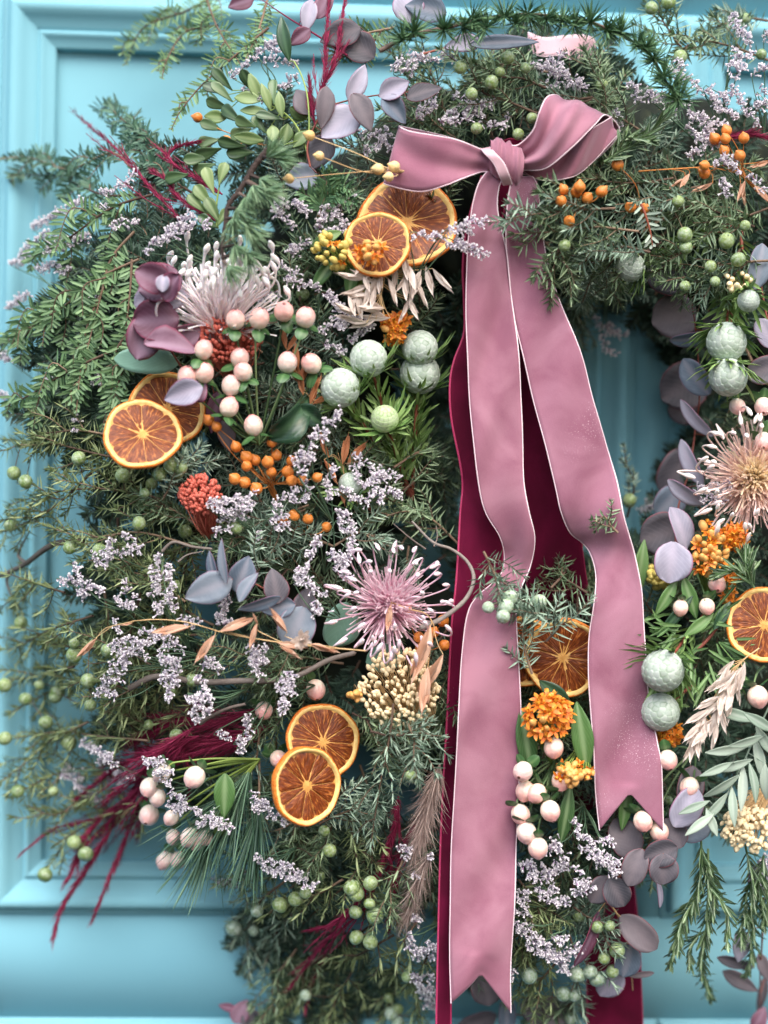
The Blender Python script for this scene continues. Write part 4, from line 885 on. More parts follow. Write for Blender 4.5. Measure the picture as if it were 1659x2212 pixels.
M['membrane'] = plant('dried orange membrane', [(196, 134, 62), (216, 164, 90), (230, 190, 124)], rough=.6, nscale=300, noise=.9, bump=.3)
M['pith'] = plant('dried orange pith', [(226, 178, 98), (236, 202, 128), (242, 216, 154)], rough=.65, nscale=300, noise=.8, bump=.3)
def orange_slice(label, u, v, rx, tx, tz, off=.02, segs=10, th=9.0, rot0=0.0, group='dried orange slices', warp=.05):
    R = D_(rx); p = S(u, v, off); n_ = nz(TOW + np.array([tx, 0, tz])); root = thing('orange_slice', label, 'orange slice', p, group, rotz(n_) @ Matrix.Rotation(rot0, 3, 'Z')); h = D_(th)
    N = 72; a = np.arange(N) * 2 * math.pi / N; wv = 1 + .018 * np.sin(3 * a + rng.random() * 6) + .012 * np.sin(7 * a + rng.random() * 6); lift = warp * R * np.sin(2 * a + rng.random() * 6)
    def rings(spec, name, mat, par=None):
        G = Geo(); v = np.concatenate([np.stack([R * r * wv * np.cos(a), R * r * wv * np.sin(a), z + lift * r * r + rng.normal(0, jit, N)], 1) for r, z, jit in spec]); k = len(spec)
        f = [[i * N + j, i * N + (j + 1) % N, (i + 1) * N + (j + 1) % N, (i + 1) * N + j] for i in range(k - 1) for j in range(N)]
        G.add(v, f, np.stack([np.repeat(rng.random(k), N) * .3 + rng.random(k * N) * .5, np.zeros(k * N), np.zeros(k * N)], 1)); return G.build(name, mat, par or root)
    e = R * .004
    rings([(.80, -h * .55, 0), (.93, -h * .6, e), (.985, -h * .4, e), (1.0, -h * .1, e), (.995, h * .25, e), (.975, h * .48, e), (.95, h * .51, e), (.93, h * .42, 0)], 'rind', 'rind')
    pith = rings([(.955, h * .50, e), (.92, h * .56, e), (.885, h * .50, e * 2), (.85, h * .12, e)], 'pith', 'pith')
    rings([(.86, h * .11, e), (.5, h * .10, 0), (.10, h * .20, e), (.05, h * .26, e), (.0, h * .30, 0)], 'membrane', 'membrane')
    rings([(.0, -h * .5, 0), (.5, -h * .5, 0), (.81, -h * .54, 0)], 'back', 'pith')
    cuts = np.sort((np.arange(segs) + rng.normal(0, .13, segs)) * 2 * math.pi / segs)
    for k in range(segs):
        a0, a1 = cuts[k], cuts[(k + 1) % segs] + (2 * math.pi if k == segs - 1 else 0); nr, na = 9, 9
        r0, r1 = .05 + .05 * rng.random(), .845 + .03 * rng.random(); G = Geo(); g = .006
        rr = np.linspace(0, 1, nr); tt = np.linspace(-1, 1, na); Rr, Tt = np.meshgrid(rr, tt, indexing='ij')
        rad = r0 + (r1 - r0) * Rr; mid = (a0 + a1) / 2; hwid = (a1 - a0) / 2
        rad = rad - (.07 * Tt ** 4) * Rr + .03 * Tt ** 2 * (1 - Rr); ang = mid + Tt * np.maximum(hwid - g / np.maximum(rad, .1), .02)
        ed = (1 - Tt ** 6) * (1 - (2 * Rr - 1) ** 8); z = h * (.14 + .12 * ed) + (rng.normal(0, R * .005, Rr.shape) + R * .006 * np.sin(9 * Rr + 5 * Tt + 6 * rng.random())) * ed
        wv_ = np.interp(ang % (2 * math.pi), np.r_[a, 2 * math.pi], np.r_[wv, wv[0]]); lf = np.interp(ang % (2 * math.pi), np.r_[a, 2 * math.pi], np.r_[lift, lift[0]])
        v = np.stack([R * rad * wv_ * np.cos(ang), R * rad * wv_ * np.sin(ang), z + lf * rad ** 2], -1).reshape(-1, 3)
        f = [[i * na + j, (i + 1) * na + j, (i + 1) * na + j + 1, i * na + j + 1] for i in range(nr - 1) for j in range(na - 1)]
        G.add(v, f, np.stack([(Tt + 1) / 2 * .6, Rr, np.zeros_like(Rr)], -1).reshape(-1, 3)); G.build('segment', 'flesh', root)
    return root

# ------------------------------------------------------------------ filler foliage, deepest first
def polar(r, a): return (CX + r * math.cos(a), CY + 20 + r * math.sin(a) * 1.03)
def inframe(p, m=120): return -m < p[0] < 1659 + m and -m < p[1] < 2212 + m
random.seed(11)
def fill(n, r0, r1, length, fn, swirl=.6):
    k = 0; tries = 0
    while k < n and tries < n * 30:
        tries += 1
        a = random.random() * 6.283; r = math.sqrt(random.uniform(r0 * r0, r1 * r1)); p0 = polar(r, a)
        if not inframe(p0): continue
        h = a + random.gauss(0, swirl); L = length * random.uniform(.75, 1.25); p1 = (p0[0] + L * math.cos(h), p0[1] + L * math.sin(h))
        if not inframe(p1, 60): continue
        b = random.gauss(0, .18) * L; mid = ((p0[0] + p1[0]) / 2 - b * math.sin(h), (p0[1] + p1[1]) / 2 + b * math.cos(h))
        if math.hypot(p1[0] - CX, p1[1] - CY) < 330 or not (inside(p1) and inside(p0)): continue
        fn([p0, mid, p1]); k += 1
MASS = [(70, 600), (30, 900), (90, 1000), (130, 1250), (110, 1450), (150, 1700), (330, 1790), (470, 1810), (540, 1950), (510, 2230), (1390, 2230), (1410, 2000), (1470, 1830), (1680, 1790), (1680, 220), (1500, 190), (1400, 110), (1250, 50), (1000, 30), (800, 60), (690, 150), (560, 220), (440, 300), (300, 360), (140, 470)]
def inside(p):
    c = False; n = len(MASS)
    for i in range(n):
        (x1, y1), (x2, y2) = MASS[i], MASS[(i + 1) % n]
        if (y1 > p[1]) != (y2 > p[1]) and p[0] < (x2 - x1) * (p[1] - y1) / (y2 - y1) + x1: c = not c
    return c
def zone(p):
    u, v = p
    if u < 470 and v > 900: return 'olive'
    if u < 420 and v < 900: return 'hemlock'
    if v < 330: return 'top'
    if u > 1400: return 'right'
    return 'mid'
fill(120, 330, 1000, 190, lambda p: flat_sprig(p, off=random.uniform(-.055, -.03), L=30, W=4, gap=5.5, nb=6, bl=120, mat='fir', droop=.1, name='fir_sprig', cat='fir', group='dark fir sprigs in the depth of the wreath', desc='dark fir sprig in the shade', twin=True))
def fj(p):
    z = zone(p[1]); mat = {'olive': 'juniper_olive', 'hemlock': 'juniper', 'top': 'juniper', 'right': 'juniper', 'mid': random.choice(['juniper', 'juniper_blue'])}[z]
    if z == 'hemlock': return flat_sprig(p, off=random.uniform(-.02, .0), L=28, W=4, gap=6, nb=7, bl=120, mat='fir', droop=.2, name='fir_sprig', cat='fir', desc='dark fir sprig', group='dark fir sprigs among the hemlock', twin=True)
    juniper(p, off=random.uniform(-.028, -.004), mat=mat, berries=random.choice([0, 0, 1, 2, 3]) if z == 'olive' else random.choice([0, 0, 0, 1]), desc={'juniper_olive': 'half-hidden olive green juniper', 'juniper': 'half-hidden green juniper', 'juniper_blue': 'half-hidden blue green juniper'}[mat], nb=8, group='half-hidden juniper sprigs')
fill(120, 350, 1050, 190, fj, .8)

for k in range(70):                                   # the ring goes on past the edge of the photograph
    a = random.uniform(-.95, .95); r = random.uniform(420, 960); p0 = polar(r, a)
    if p0[0] < 1690: continue
    h = a + random.gauss(0, .7); p1 = (p0[0] + 190 * math.cos(h), p0[1] + 190 * math.sin(h)); mid = ((p0[0] + p1[0]) / 2 + random.gauss(0, 15), (p0[1] + p1[1]) / 2 + random.gauss(0, 15))
    if k % 3 == 0: flat_sprig([p0, mid, p1], off=-.03, L=30, W=4, gap=6, nb=6, bl=120, mat='fir', droop=.1, name='fir_sprig', cat='fir', label='dark fir sprig on the far flank of the wreath', group='foliage on the far flank', twin=True)
    else: juniper([p0, mid, p1], off=-.008, mat='juniper', nb=8, bl=110, label='green juniper sprig on the far flank of the wreath', group='juniper on the far flank')
for k in range(64):                                   # inner rim, against the door; added densely to block light from the centre
    a = 6.283 * k / 64 + random.gauss(0, .06); r = random.uniform(330, 420); h = a + math.pi + random.gauss(0, .7); L = random.uniform(90, 170)
    p0 = polar(r, a); p1 = (p0[0] + L * math.cos(h), p0[1] + L * math.sin(h))
    if 1200 < p1[0] < 1400 and 620 < p1[1] < 1150: p1 = (p0[0] + .45 * (p1[0] - p0[0]), p0[1] + .45 * (p1[1] - p0[1]))
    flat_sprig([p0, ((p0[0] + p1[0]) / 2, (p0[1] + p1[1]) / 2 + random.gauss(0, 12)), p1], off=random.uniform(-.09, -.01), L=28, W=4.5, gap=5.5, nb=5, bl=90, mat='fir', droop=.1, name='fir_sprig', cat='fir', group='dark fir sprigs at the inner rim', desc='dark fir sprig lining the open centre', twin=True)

# ------------------------------------------------------------------ left edge: hemlock, juniper, twigs
HL = [
    ([(300, 560), (215, 600), (140, 660), (40, 720)], dict(nb=4, bl=170)), ([(290, 500), (240, 560), (215, 650), (170, 830)], dict(nb=4, bl=100)),
    ([(225, 620), (190, 700), (175, 790), (165, 890)], dict(nb=4, bl=70)), ([(300, 690), (250, 760), (240, 850), (220, 930)], dict(nb=3, bl=80)), ([(285, 560), (280, 640), (268, 730)], dict(nb=3, bl=70)),
    ([(330, 420), (240, 450), (140, 520), (60, 560)], dict(nb=4, bl=130)), ([(150, 620), (90, 680), (50, 730), (0, 745)], dict(nb=4, bl=90)), ([(330, 700), (270, 790), (235, 900)], dict(nb=3, bl=80)),
    ([(240, 760), (150, 800), (70, 850), (10, 880)], dict(nb=4, bl=110))]
for k, (p, kw) in enumerate(HL): flat_sprig(p, off=.022, L=30, W=6.2, gap=10, droop=.9, group='drooping hemlock sprigs', desc='bright green drooping hemlock sprig', **kw)
HB = [([(290, 370), (240, 330), (150, 365), (60, 340), (-20, 345)], 110), ([(300, 420), (220, 420), (120, 380), (20, 380)], 100), ([(330, 330), (290, 280), (245, 240), (235, 215)], 70), ([(360, 330), (310, 300), (265, 270)], 60), ([(420, 420), (330, 360), (285, 300)], 70)]
for p, bl in HB: flat_sprig(p, off=-.005, L=28, W=5, gap=7, nb=5, bl=bl, droop=.3, mat='hemlock_dark', desc='dark yew-like sprig', name='yew_sprig', cat='yew', group='yew sprigs at the upper rim')
HT = [([(480, -20), (400, 25), (310, 60), (270, 140)], 80), ([(440, -20), (470, 60), (520, 140)], 90), ([(470, 55), (400, 70), (360, 130), (350, 170)], 60), ([(580, 60), (520, 110), (440, 180), (390, 240), (370, 280)], 60), ([(580, -10), (560, 60), (530, 130)], 50), ([(850, 60), (770, 80), (720, 130)], 80)]
for p, bl in HT: flat_sprig(p, off=.012, L=26, W=4.5, gap=8, nb=4, bl=bl, droop=.7, mat='hemlock', desc='loose hemlock twig', group='hemlock twigs across the top moulding')
J = juniper
JL = [  # olive juniper, left and lower left
    ([(330, 1000), (230, 985), (120, 960), (10, 950)], [(30, 1022), (55, 1040)]), ([(380, 1100), (260, 1060), (140, 1060), (20, 1090)], [(170, 990), (265, 1027)]), ([(400, 1010), (340, 990), (290, 990)], [(345, 1025), (385, 1022), (380, 1005)]),
    ([(420, 1180), (300, 1150), (180, 1160), (60, 1120)], [(150, 1183), (215, 1190)]), ([(360, 1240), (260, 1210), (160, 1180)], [(300, 1130)]), ([(140, 1280), (60, 1260), (30, 1300), (50, 1345)], [(45, 1345)]),
    ([(300, 1500), (210, 1470), (120, 1490), (20, 1540)], [(195, 1523), (120, 1505), (55, 1510), (100, 1560)]), ([(330, 1440), (260, 1400), (170, 1400), (60, 1380)], [(160, 1415), (232, 1405), (160, 1390), (190, 1470)]),
    ([(320, 1600), (210, 1590), (120, 1580), (10, 1600)], [(10, 1595), (95, 1560)]), ([(260, 1680), (180, 1660), (100, 1680), (30, 1720)], [(38, 1710), (115, 1710)]), ([(330, 1720), (240, 1760), (160, 1800), (100, 1880)], [(97, 1890), (160, 1820), (185, 1845)]),
    ([(190, 1560), (110, 1600), (40, 1660), (0, 1690)], [(150, 1605)]), ([(200, 1330), (110, 1360), (30, 1400), (-20, 1400)], []), ([(160, 1440), (80, 1460), (10, 1470)], [(10, 1480), (85, 1480)]), ([(300, 1400), (230, 1450), (170, 1520)], [(125, 1495)]),
    ([(200, 1020), (110, 1100), (30, 1140), (-10, 1150)], [(20, 1135)]), ([(240, 940), (150, 930), (60, 960)], []), ([(400, 1300), (330, 1250), (260, 1230)], []), ([(380, 1420), (300, 1480), (240, 1560)], []), ([(260, 1780), (200, 1720), (120, 1760), (60, 1740)], [])]
for k, (p, b) in enumerate(JL): J(p, off=.012, mat='juniper_olive', at=b, L=35, nb=7, bl=110, br=16, desc='olive green juniper sprig', group='olive juniper sprigs')
# bare grey twigs
def twig(label, pts, off=.02, thick=(6, 2.5), side=(), mat='stem_grey', group='bare twigs'):
    c = spline(pxpath(pts, off), 40); o = c[0]; H = Geo(); tube(H, c, np.linspace(D_(thick[0]), D_(thick[1]), 40) * (1 + .12 * rng.random(40)), 7)
    for q in side: tube(H, spline(pxpath(q, off), 16), np.linspace(D_(min(thick) * .95), D_(1.0), 16), 6)
    ob = H.build('twig', mat); ob.location = (0, 0, 0); ob['label'] = label; ob['category'] = 'twig'; ob['group'] = group
twig('thick grey twig jutting past the olive juniper', Z(5, 360, 130, 230, 140, 100, 230, 0, 275), .0, (7, 5), [Z(5, 110, 220, 80, 180, 130, 80), Z(5, 60, 250, 30, 290, 45, 350, 90, 430)])
twig('long grey twig running under the sea lavender', Z(5, 560, 760, 680, 710, 860, 735, 1040, 730, 1250, 720, 1420, 640, 1530, 610), .024, (7, 5))
twig('bent pale twig beside the grey eucalyptus spray', Z(5, 700, 170, 750, 130, 830, 150, 915, 160), .03, (3.2, 2.6), [Z(5, 770, 215, 810, 185, 880, 170)])
twig('short broken twig below the sea lavender', Z(5, 1060, 830, 980, 850, 900, 890, 865, 915), .03, (3, 4))
twig('thin twig curving across the burgundy ribbon', Z(6, 120, 40, 210, 130, 290, 160, 360, 215, 388, 290, 350, 380, 250, 460, 160, 500), .036, (2.2, 5.5), [Z(6, 215, 150, 230, 110, 225, 60), Z(6, 180, 160, 110, 110, 40, 50)])

# ------------------------------------------------------------------ juniper in the middle, top, right and bottom
JM = [  # blue green, middle
    (Z(5, 1080, 330, 1150, 200, 1280, 110, 1400, 60), 'juniper_blue', [], .02), (Z(3, 1500, 900, 1620, 870), 'juniper', [], .02), ([(900, 1140), (860, 1090), (830, 1040), (800, 1000)], 'juniper', [], .012),
    ([(990, 1175), (930, 1120), (870, 1105), (800, 1130)], 'juniper', [], .02), ([(850, 1010), (910, 975), (960, 985), (1010, 1000)], 'juniper', [], .03), ([(870, 1060), (930, 1020), (985, 1050)], 'juniper', [], .025),
    ([(720, 1180), (650, 1150), (590, 1120), (540, 1140)], 'juniper_blue', [], .018), ([(720, 1180), (780, 1150), (840, 1180)], 'juniper_blue', [], .02), ([(640, 1100), (600, 1130), (560, 1180)], 'juniper_blue', [], .018),
    ([(580, 1180), (520, 1160), (470, 1180)], 'juniper', [(510, 1140)], .014), ([(420, 1130), (370, 1100), (310, 1090)], 'juniper', [], .018), ([(410, 1010), (390, 980), (345, 950)], 'juniper', [], .0),
    ([(350, 1080), (390, 1020), (430, 990)], 'juniper_blue', [(370, 1005), (390, 1010), (345, 1027), (312, 1065)], .024),
    ([(620, 1230), (580, 1280), (560, 1340)], 'juniper', [], .0), ([(560, 1400), (500, 1420), (450, 1400)], 'juniper', [(415, 1470)], .01), ([(680, 1440), (600, 1450), (540, 1470)], 'juniper', [], .012), ([(640, 1370), (600, 1420), (590, 1480)], 'juniper', [], .014),
    ([(760, 1540), (800, 1560), (830, 1580), (870, 1570)], 'juniper', [], .02), ([(850, 1520), (840, 1600), (820, 1700), (800, 1830)], 'juniper_blue', [], .034), ([(880, 1560), (900, 1620), (890, 1680)], 'juniper_blue', [(887, 1675)], .034), ([(800, 1580), (860, 1590), (930, 1560)], 'juniper_blue', [], .034),
    ([(690, 1780), (730, 1760), (790, 1740)], 'juniper_blue', [], .02), ([(720, 1770), (700, 1830), (660, 1860)], 'juniper', [(712, 1837), (700, 1795)], .014)]
for k, (p, mt, b, of) in enumerate(JM): J(p, off=of, mat=mt, at=b, L=34, nb=6, bl=95, desc='green juniper sprig' if mt == 'juniper' else 'blue green juniper sprig', group='juniper sprigs around the middle')
# sprig hanging over the ribbon tail, twig with three berries
NEAR[0] = .180
J(Z(6, 430, 170, 470, 250, 500, 330, 530, 400), off=.05, mat='juniper_blue', at=Z(6, 450, 412, 528, 408, 515, 452, 545, 370), L=30, nb=8, bl=95, br=16, bk='jberry_blue', label='juniper tip with bloomy berries lying over the long ribbon tail', group=None)
J(Z(6, 700, 560, 760, 480, 680, 430, 580, 390), off=.040, mat='juniper_blue', at=Z(6, 672, 388), L=38, nb=7, bl=110, bk='jberry_blue', label='juniper sprig with one berry above the orange slice between the tails', group=None)
NEAR[0] = 0
J(Z(6, 640, 700, 610, 600, 600, 520, 640, 460), off=.036, mat='juniper_blue', L=30, nb=5, bl=80, label='drooping juniper beside the orange slice between the tails', group=None)
J(Z(6, 880, 350, 800, 300, 740, 260, 650, 200), off=.028, mat='juniper', at=Z(6, 755, 190), L=30, nb=6, bl=95, bk='jberry_blue', label='juniper sprig bridging the gap between the two pink tails', group=None)
J(Z(6, 720, 330, 780, 260, 800, 180, 850, 120), off=.03, mat='juniper', L=28, nb=6, bl=80, label='upright juniper twig between the two pink tails', group=None)
J(Z(4, 1050, 1130, 1080, 1000, 1050, 900, 1035, 820), off=.045, mat='juniper_blue', at=Z(4, 1060, 1055), L=20, nb=3, bl=40, label='slim juniper twig standing in the open centre', group=None)
NEAR[0] = .180
J(Z(6, 1010, 90, 980, 60, 950, 20, 900, 60), off=.048, mat='juniper', L=22, nb=3, bl=50, label='small juniper tip crossing the shorter ribbon tail', group=None)
NEAR[0] = 0
for k in range(10):
    u0 = 1120 + 40 * k; J([(u0 + 20, 1330 + 8 * (k % 3)), (u0 + random.uniform(-30, 30), 1270), (u0 + random.uniform(-60, 60), 1205 + random.uniform(0, 30))], off=-.02, mat='juniper', L=34, nb=6, bl=95, desc='shaded juniper', group='juniper at the foot of the open centre')
JR = [  # upper right: sprigs crossing the ribbon and round the top of the opening
    (Z(2, 1000, 900, 800, 910, 620, 930, 470, 960), [], .052), (Z(2, 1100, 1000, 900, 980, 750, 1000, 560, 1010), Z(2, 780, 1060), .05), (Z(2, 900, 860, 760, 870, 680, 900), [], .05), (Z(2, 1150, 1090, 1000, 1060, 850, 1080), [], .05),
    (Z(2, 1600, 980, 1450, 920, 1330, 890, 1240, 920), Z(2, 1300, 1015, 1270, 870), .03), (Z(2, 1659, 900, 1500, 960, 1380, 1010), Z(2, 1480, 1040, 1560, 975), .03), (Z(2, 1400, 800, 1250, 830, 1100, 900, 980, 920), [], .03), (Z(2, 1250, 770, 1100, 790, 950, 780, 880, 740), [], .028),
    (Z(4, 1200, -60, 1080, 10, 1000, 80, 960, 190), [], .034), (Z(4, 1000, -80, 920, 40, 870, 160, 810, 300), [], .034), (Z(4, 760, -60, 740, 30, 700, 110), [], .05), (Z(4, 1100, -40, 1000, 10, 880, 20, 800, 60), [], .036), (Z(4, 900, 130, 850, 260, 860, 390), [], .03), (Z(4, 860, 150, 790, 240, 760, 330), [], .03),
    (Z(4, 1500, 60, 1400, 70, 1300, 100, 1260, 170), Z(4, 1300, 130), .03), (Z(4, 1659, 20, 1520, 30, 1420, 60, 1330, 190), Z(4, 1430, 110, 1410, 45, 1530, 15), .032), (Z(4, 1340, -40, 1240, 0, 1170, 20), Z(2, 1305, 1070), .03), (Z(4, 1540, -30, 1480, 60, 1440, 150), [], .03),
    (Z(2, 900, 430, 760, 470, 640, 480, 520, 430, 380, 380), Z(2, 400, 555, 580, 580, 640, 510), .01), (Z(2, 660, 490, 540, 440, 430, 400, 380, 330, 300, 220), Z(2, 378, 405, 465, 355, 330, 290), .022), (Z(2, 700, 380, 600, 340, 500, 330, 420, 280), Z(2, 535, 248, 612, 293, 500, 310), .02),
    (Z(2, 900, 420, 800, 430, 700, 400), [], .01), (Z(2, 1100, 560, 980, 480, 900, 420), [], .01), (Z(2, 1659, 260, 1500, 200, 1350, 180, 1240, 250), Z(2, 1630, 235, 1280, 245), -.005), (Z(2, 1659, 90, 1560, 80, 1420, 120), Z(2, 1560, 80), -.02), (Z(2, 1300, 230, 1200, 80, 1190, 10), Z(2, 1155, 35, 1230, 8), -.01)]
for k, (p, b, of) in enumerate(JR):
    NEAR[0] = .182 if of >= .05 else 0
    J(p, off=of, mat='juniper' if k % 3 else 'juniper_blue', at=b, L=35, nb=7, bl=95, br=15.5, desc='green juniper sprig', group='juniper sprigs over the top and right')
NEAR[0] = 0
flat_sprig(Z(2, 1110, 880, 1130, 930, 1150, 1000, 1160, 1060), off=.045, L=30, W=6, gap=11, nb=0, mat='silver', stem='stem_red', label='small fir tip with pale needle undersides beside orange pods', name='fir_sprig', cat='fir', group=None)
JB = [  # bottom
    ([(740, 1900), (690, 1930), (640, 1950), (560, 1960)], [(638, 1942), (660, 1928), (605, 1955)], 'juniper_olive'), ([(620, 1900), (560, 1950), (535, 2010), (540, 2120)], [(555, 1968), (505, 2005), (548, 2010)], 'juniper_blue'), ([(640, 1960), (590, 2040), (570, 2090)], [], 'juniper_blue'),
    ([(740, 1700), (765, 1820), (780, 1920), (800, 2010)], [(760, 1918), (800, 1908), (798, 1952), (770, 1930), (768, 1970), (810, 1978), (770, 2025), (800, 2035)], 'juniper_olive'), ([(850, 2020), (780, 2060), (700, 2100), (600, 2190)], [], 'juniper_olive'), ([(700, 2060), (640, 2110), (580, 2180), (540, 2230)], [], 'juniper'),
    ([(900, 1990), (860, 2060), (850, 2150), (800, 2230)], [(840, 2155), (860, 2180), (880, 2110)], 'juniper_olive'), ([(760, 2100), (720, 2170), (700, 2240)], [(660, 2150)], 'juniper_olive'), ([(640, 2050), (590, 2130), (600, 2230)], [], 'juniper'),
    ([(870, 1860), (840, 1930), (860, 2000)], [], 'juniper'), ([(600, 1840), (540, 1880), (520, 1930)], [], 'juniper'), ([(930, 2050), (900, 2130), (905, 2230)], [(845, 2190), (860, 2210)], 'juniper_olive'),
    ([(1240, 1960), (1280, 1990), (1310, 2010), (1330, 2050)], [(1317, 2000), (1290, 2003), (1305, 2070), (1333, 2053), (1323, 2098)], 'juniper_blue'), ([(1230, 2020), (1250, 2090), (1240, 2160), (1230, 2230)], [(1254, 2110), (1275, 2100), (1245, 2105), (1290, 2115), (1217, 2147), (1240, 2150), (1231, 2200)], 'juniper_blue'), ([(1150, 2000), (1140, 2060), (1145, 2130)], [(1144, 2108)], 'juniper_olive'),
    ([(1180, 1960), (1130, 2010), (1110, 2070)], [], 'juniper_olive'), ([(1200, 2080), (1160, 2130), (1130, 2180)], [], 'juniper_olive'), ([(1120, 1900), (1160, 1950), (1200, 2000)], [], 'juniper_olive'), ([(1260, 2150), (1200, 2190), (1150, 2230)], [], 'juniper')]
for k, (p, b, mt) in enumerate(JB): J(p, off=.014, mat=mt, at=b, L=35, nb=7, bl=100, br=16.5, bk='jberry_blue' if k % 3 else 'jberry', desc={'juniper': 'green', 'juniper_olive': 'olive green', 'juniper_blue': 'blue green'}[mt] + ' hanging juniper sprig', group='juniper sprigs hanging at the bottom')
for p in ([(760, 1900), (660, 1990), (600, 2060)], [(720, 1960), (610, 2040), (530, 2110)], [(800, 2000), (680, 2080), (600, 2130)], [(640, 1940), (560, 2000), (500, 2050)], [(760, 2060), (650, 2150), (560, 2230)], [(860, 2080), (780, 2160), (700, 2240)]):
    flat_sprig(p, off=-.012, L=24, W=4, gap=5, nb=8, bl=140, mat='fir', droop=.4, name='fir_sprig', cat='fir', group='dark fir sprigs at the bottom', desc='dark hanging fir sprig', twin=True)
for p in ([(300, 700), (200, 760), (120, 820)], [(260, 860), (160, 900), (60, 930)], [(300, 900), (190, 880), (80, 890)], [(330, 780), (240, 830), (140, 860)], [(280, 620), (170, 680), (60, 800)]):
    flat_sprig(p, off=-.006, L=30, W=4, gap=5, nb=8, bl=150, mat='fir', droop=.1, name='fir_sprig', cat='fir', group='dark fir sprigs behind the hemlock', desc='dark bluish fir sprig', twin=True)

# ------------------------------------------------------------------ larch, cedar, pine, rosemary
tuft_branch(Z(1, 1160, 645, 1105, 710, 1075, 760, 1030, 830, 985, 890, 975, 960, 960, 1060, 965, 1130), [(*Z(1, 1190, 685)[0], -10), (*Z(1, 1150, 680)[0], 40), (*Z(1, 1120, 770)[0], -40), (*Z(1, 1090, 800)[0], -60), (*Z(1, 1060, 850)[0], -70), (*Z(1, 1020, 900)[0], -60), (*Z(1, 1010, 940)[0], -80), (*Z(1, 1060, 960)[0], -50), (*Z(1, 1080, 1010)[0], -40), (*Z(1, 1010, 1060)[0], -60), (*Z(1, 1060, 1090)[0], -50), (*Z(1, 1140, 820)[0], -30), (*Z(3, 985, 40)[0], -60)],
            off=.060, L=54, W=2.7, n=80, label='knobbly larch twig with soft needle tufts curving above the pincushion', spread=.72)
tuft_branch([(820, 110), (880, 80), (960, 60), (1050, 40), (1150, 32), (1250, 42), (1330, 70), (1400, 115), (1440, 180), (1475, 230)], [(870, 85), (895, 70), (960, 65), (1000, 60), (1020, 42), (1050, 60), (1090, 38), (1115, 50), (1140, 30), (1180, 40), (1215, 45), (1240, 55), (1275, 48), (1310, 65), (1340, 70), (1375, 100), (1395, 105), (1415, 130), (1435, 165), (1450, 190), (1465, 215)],
            off=.05, L=48, W=3.8, n=62, mat='cedar', label='dark green cedar branch arching over the top of the wreath', name='cedar_branch', cat='cedar', thick=(5, 3), knob=2.2, ax=(0, -1, .1), spread=1.5)
flat_sprig([(690, 470), (700, 430), (735, 385)], off=.02, L=34, W=4.5, gap=5, nb=4, bl=70, mat='cedar', name='fir_sprig', cat='fir', label='fresh fir tip between sea lavender and the orange slices', group=None, twin=True)
def pine():
    o = S(560, 1640, -.01); G = Geo(); H = Geo()
    for (u0, v0, ang, n) in [(520, 1690, 245, 60), (480, 1720, 235, 50), (560, 1740, 262, 60), (540, 1660, 250, 40), (470, 1780, 250, 40)]:
        p = S(u0, v0, .004); tube(H, spline([o, (o + p) / 2, p], 8), D_(3), 6)
        a = np.radians(ang + rng.normal(0, 14, n)); D2 = np.stack([np.cos(a), rng.normal(-.12, .14, n), np.sin(a)], 1)
        blades(G, p + D2 * D_(6), D2, rng.normal(0, 1, (n, 3)), D_(200) * (.7 + .35 * rng.random(n)), D_(3.2), prof=[(0, .8), (.3, 1), (.6, 1), (.85, .8), (1, .1)], bend=rng.normal(0, .06, n))
    r = thing('pine_sprig', 'bundle of long slender pine needles under the white hypericum berries', 'pine', o); H.build('stem', 'stem_brown', r, o); G.build('needles', 'pine', r, o, kind='stuff')
pine()
def rosemary(pts, label, off=.02, L=42, W=6.0, gap=10, mat='rosemary', stem='stem_green', nb=2, bl=130, group=None):
    c = spline(pxpath(pts, off), 30); o = c[0]; G, H = Geo(), Geo(); tube(H, c, np.linspace(D_(2.6), D_(1.4), 30), 6)
    whorls(G, c, D_(gap), D_(L), D_(W), splay=.62, per=3, prof=LINEAR, bend=.12, s0=.05)
    for q in branchlets(c, nb, D_(bl), ang=.5, s1=.6, droop=.6): tube(H, q, D_(1.4), 5); whorls(G, q, D_(gap), D_(L * .85), D_(W), splay=.6, per=3, prof=LINEAR, bend=.12)
    r = thing('rosemary_sprig', label, 'rosemary', o, group); H.build('stem', stem, r, o); G.build('leaves', mat, r, o, kind='stuff')
rosemary(Z(8, 1370, 310, 1370, 450, 1330, 600, 1270, 720, 1240, 840), 'rosemary sprig hanging closest to the dark eucalyptus')
rosemary(Z(8, 1400, 350, 1400, 520, 1390, 700, 1370, 850, 1410, 1000), 'longest rosemary sprig hanging below the silver leaves')
rosemary(Z(8, 1560, 330, 1590, 480, 1590, 620, 1590, 760, 1570, 880), 'rosemary sprig hanging straight under the cream millet')
rosemary(Z(8, 1640, 380, 1620, 520, 1640, 680), 'short rosemary sprig hanging past the cream millet', nb=1)
rosemary(Z(2, 950, 700, 1030, 650, 1110, 610, 1180, 540, 1250, 460), 'rosemary tip pointing up beside the velvet bow', off=.04, nb=1, bl=80)
rosemary(Z(6, 1600, 330, 1570, 260, 1555, 190), 'small rosemary tip above the lone orange slice', off=.035, L=48, W=7, nb=2, bl=70)

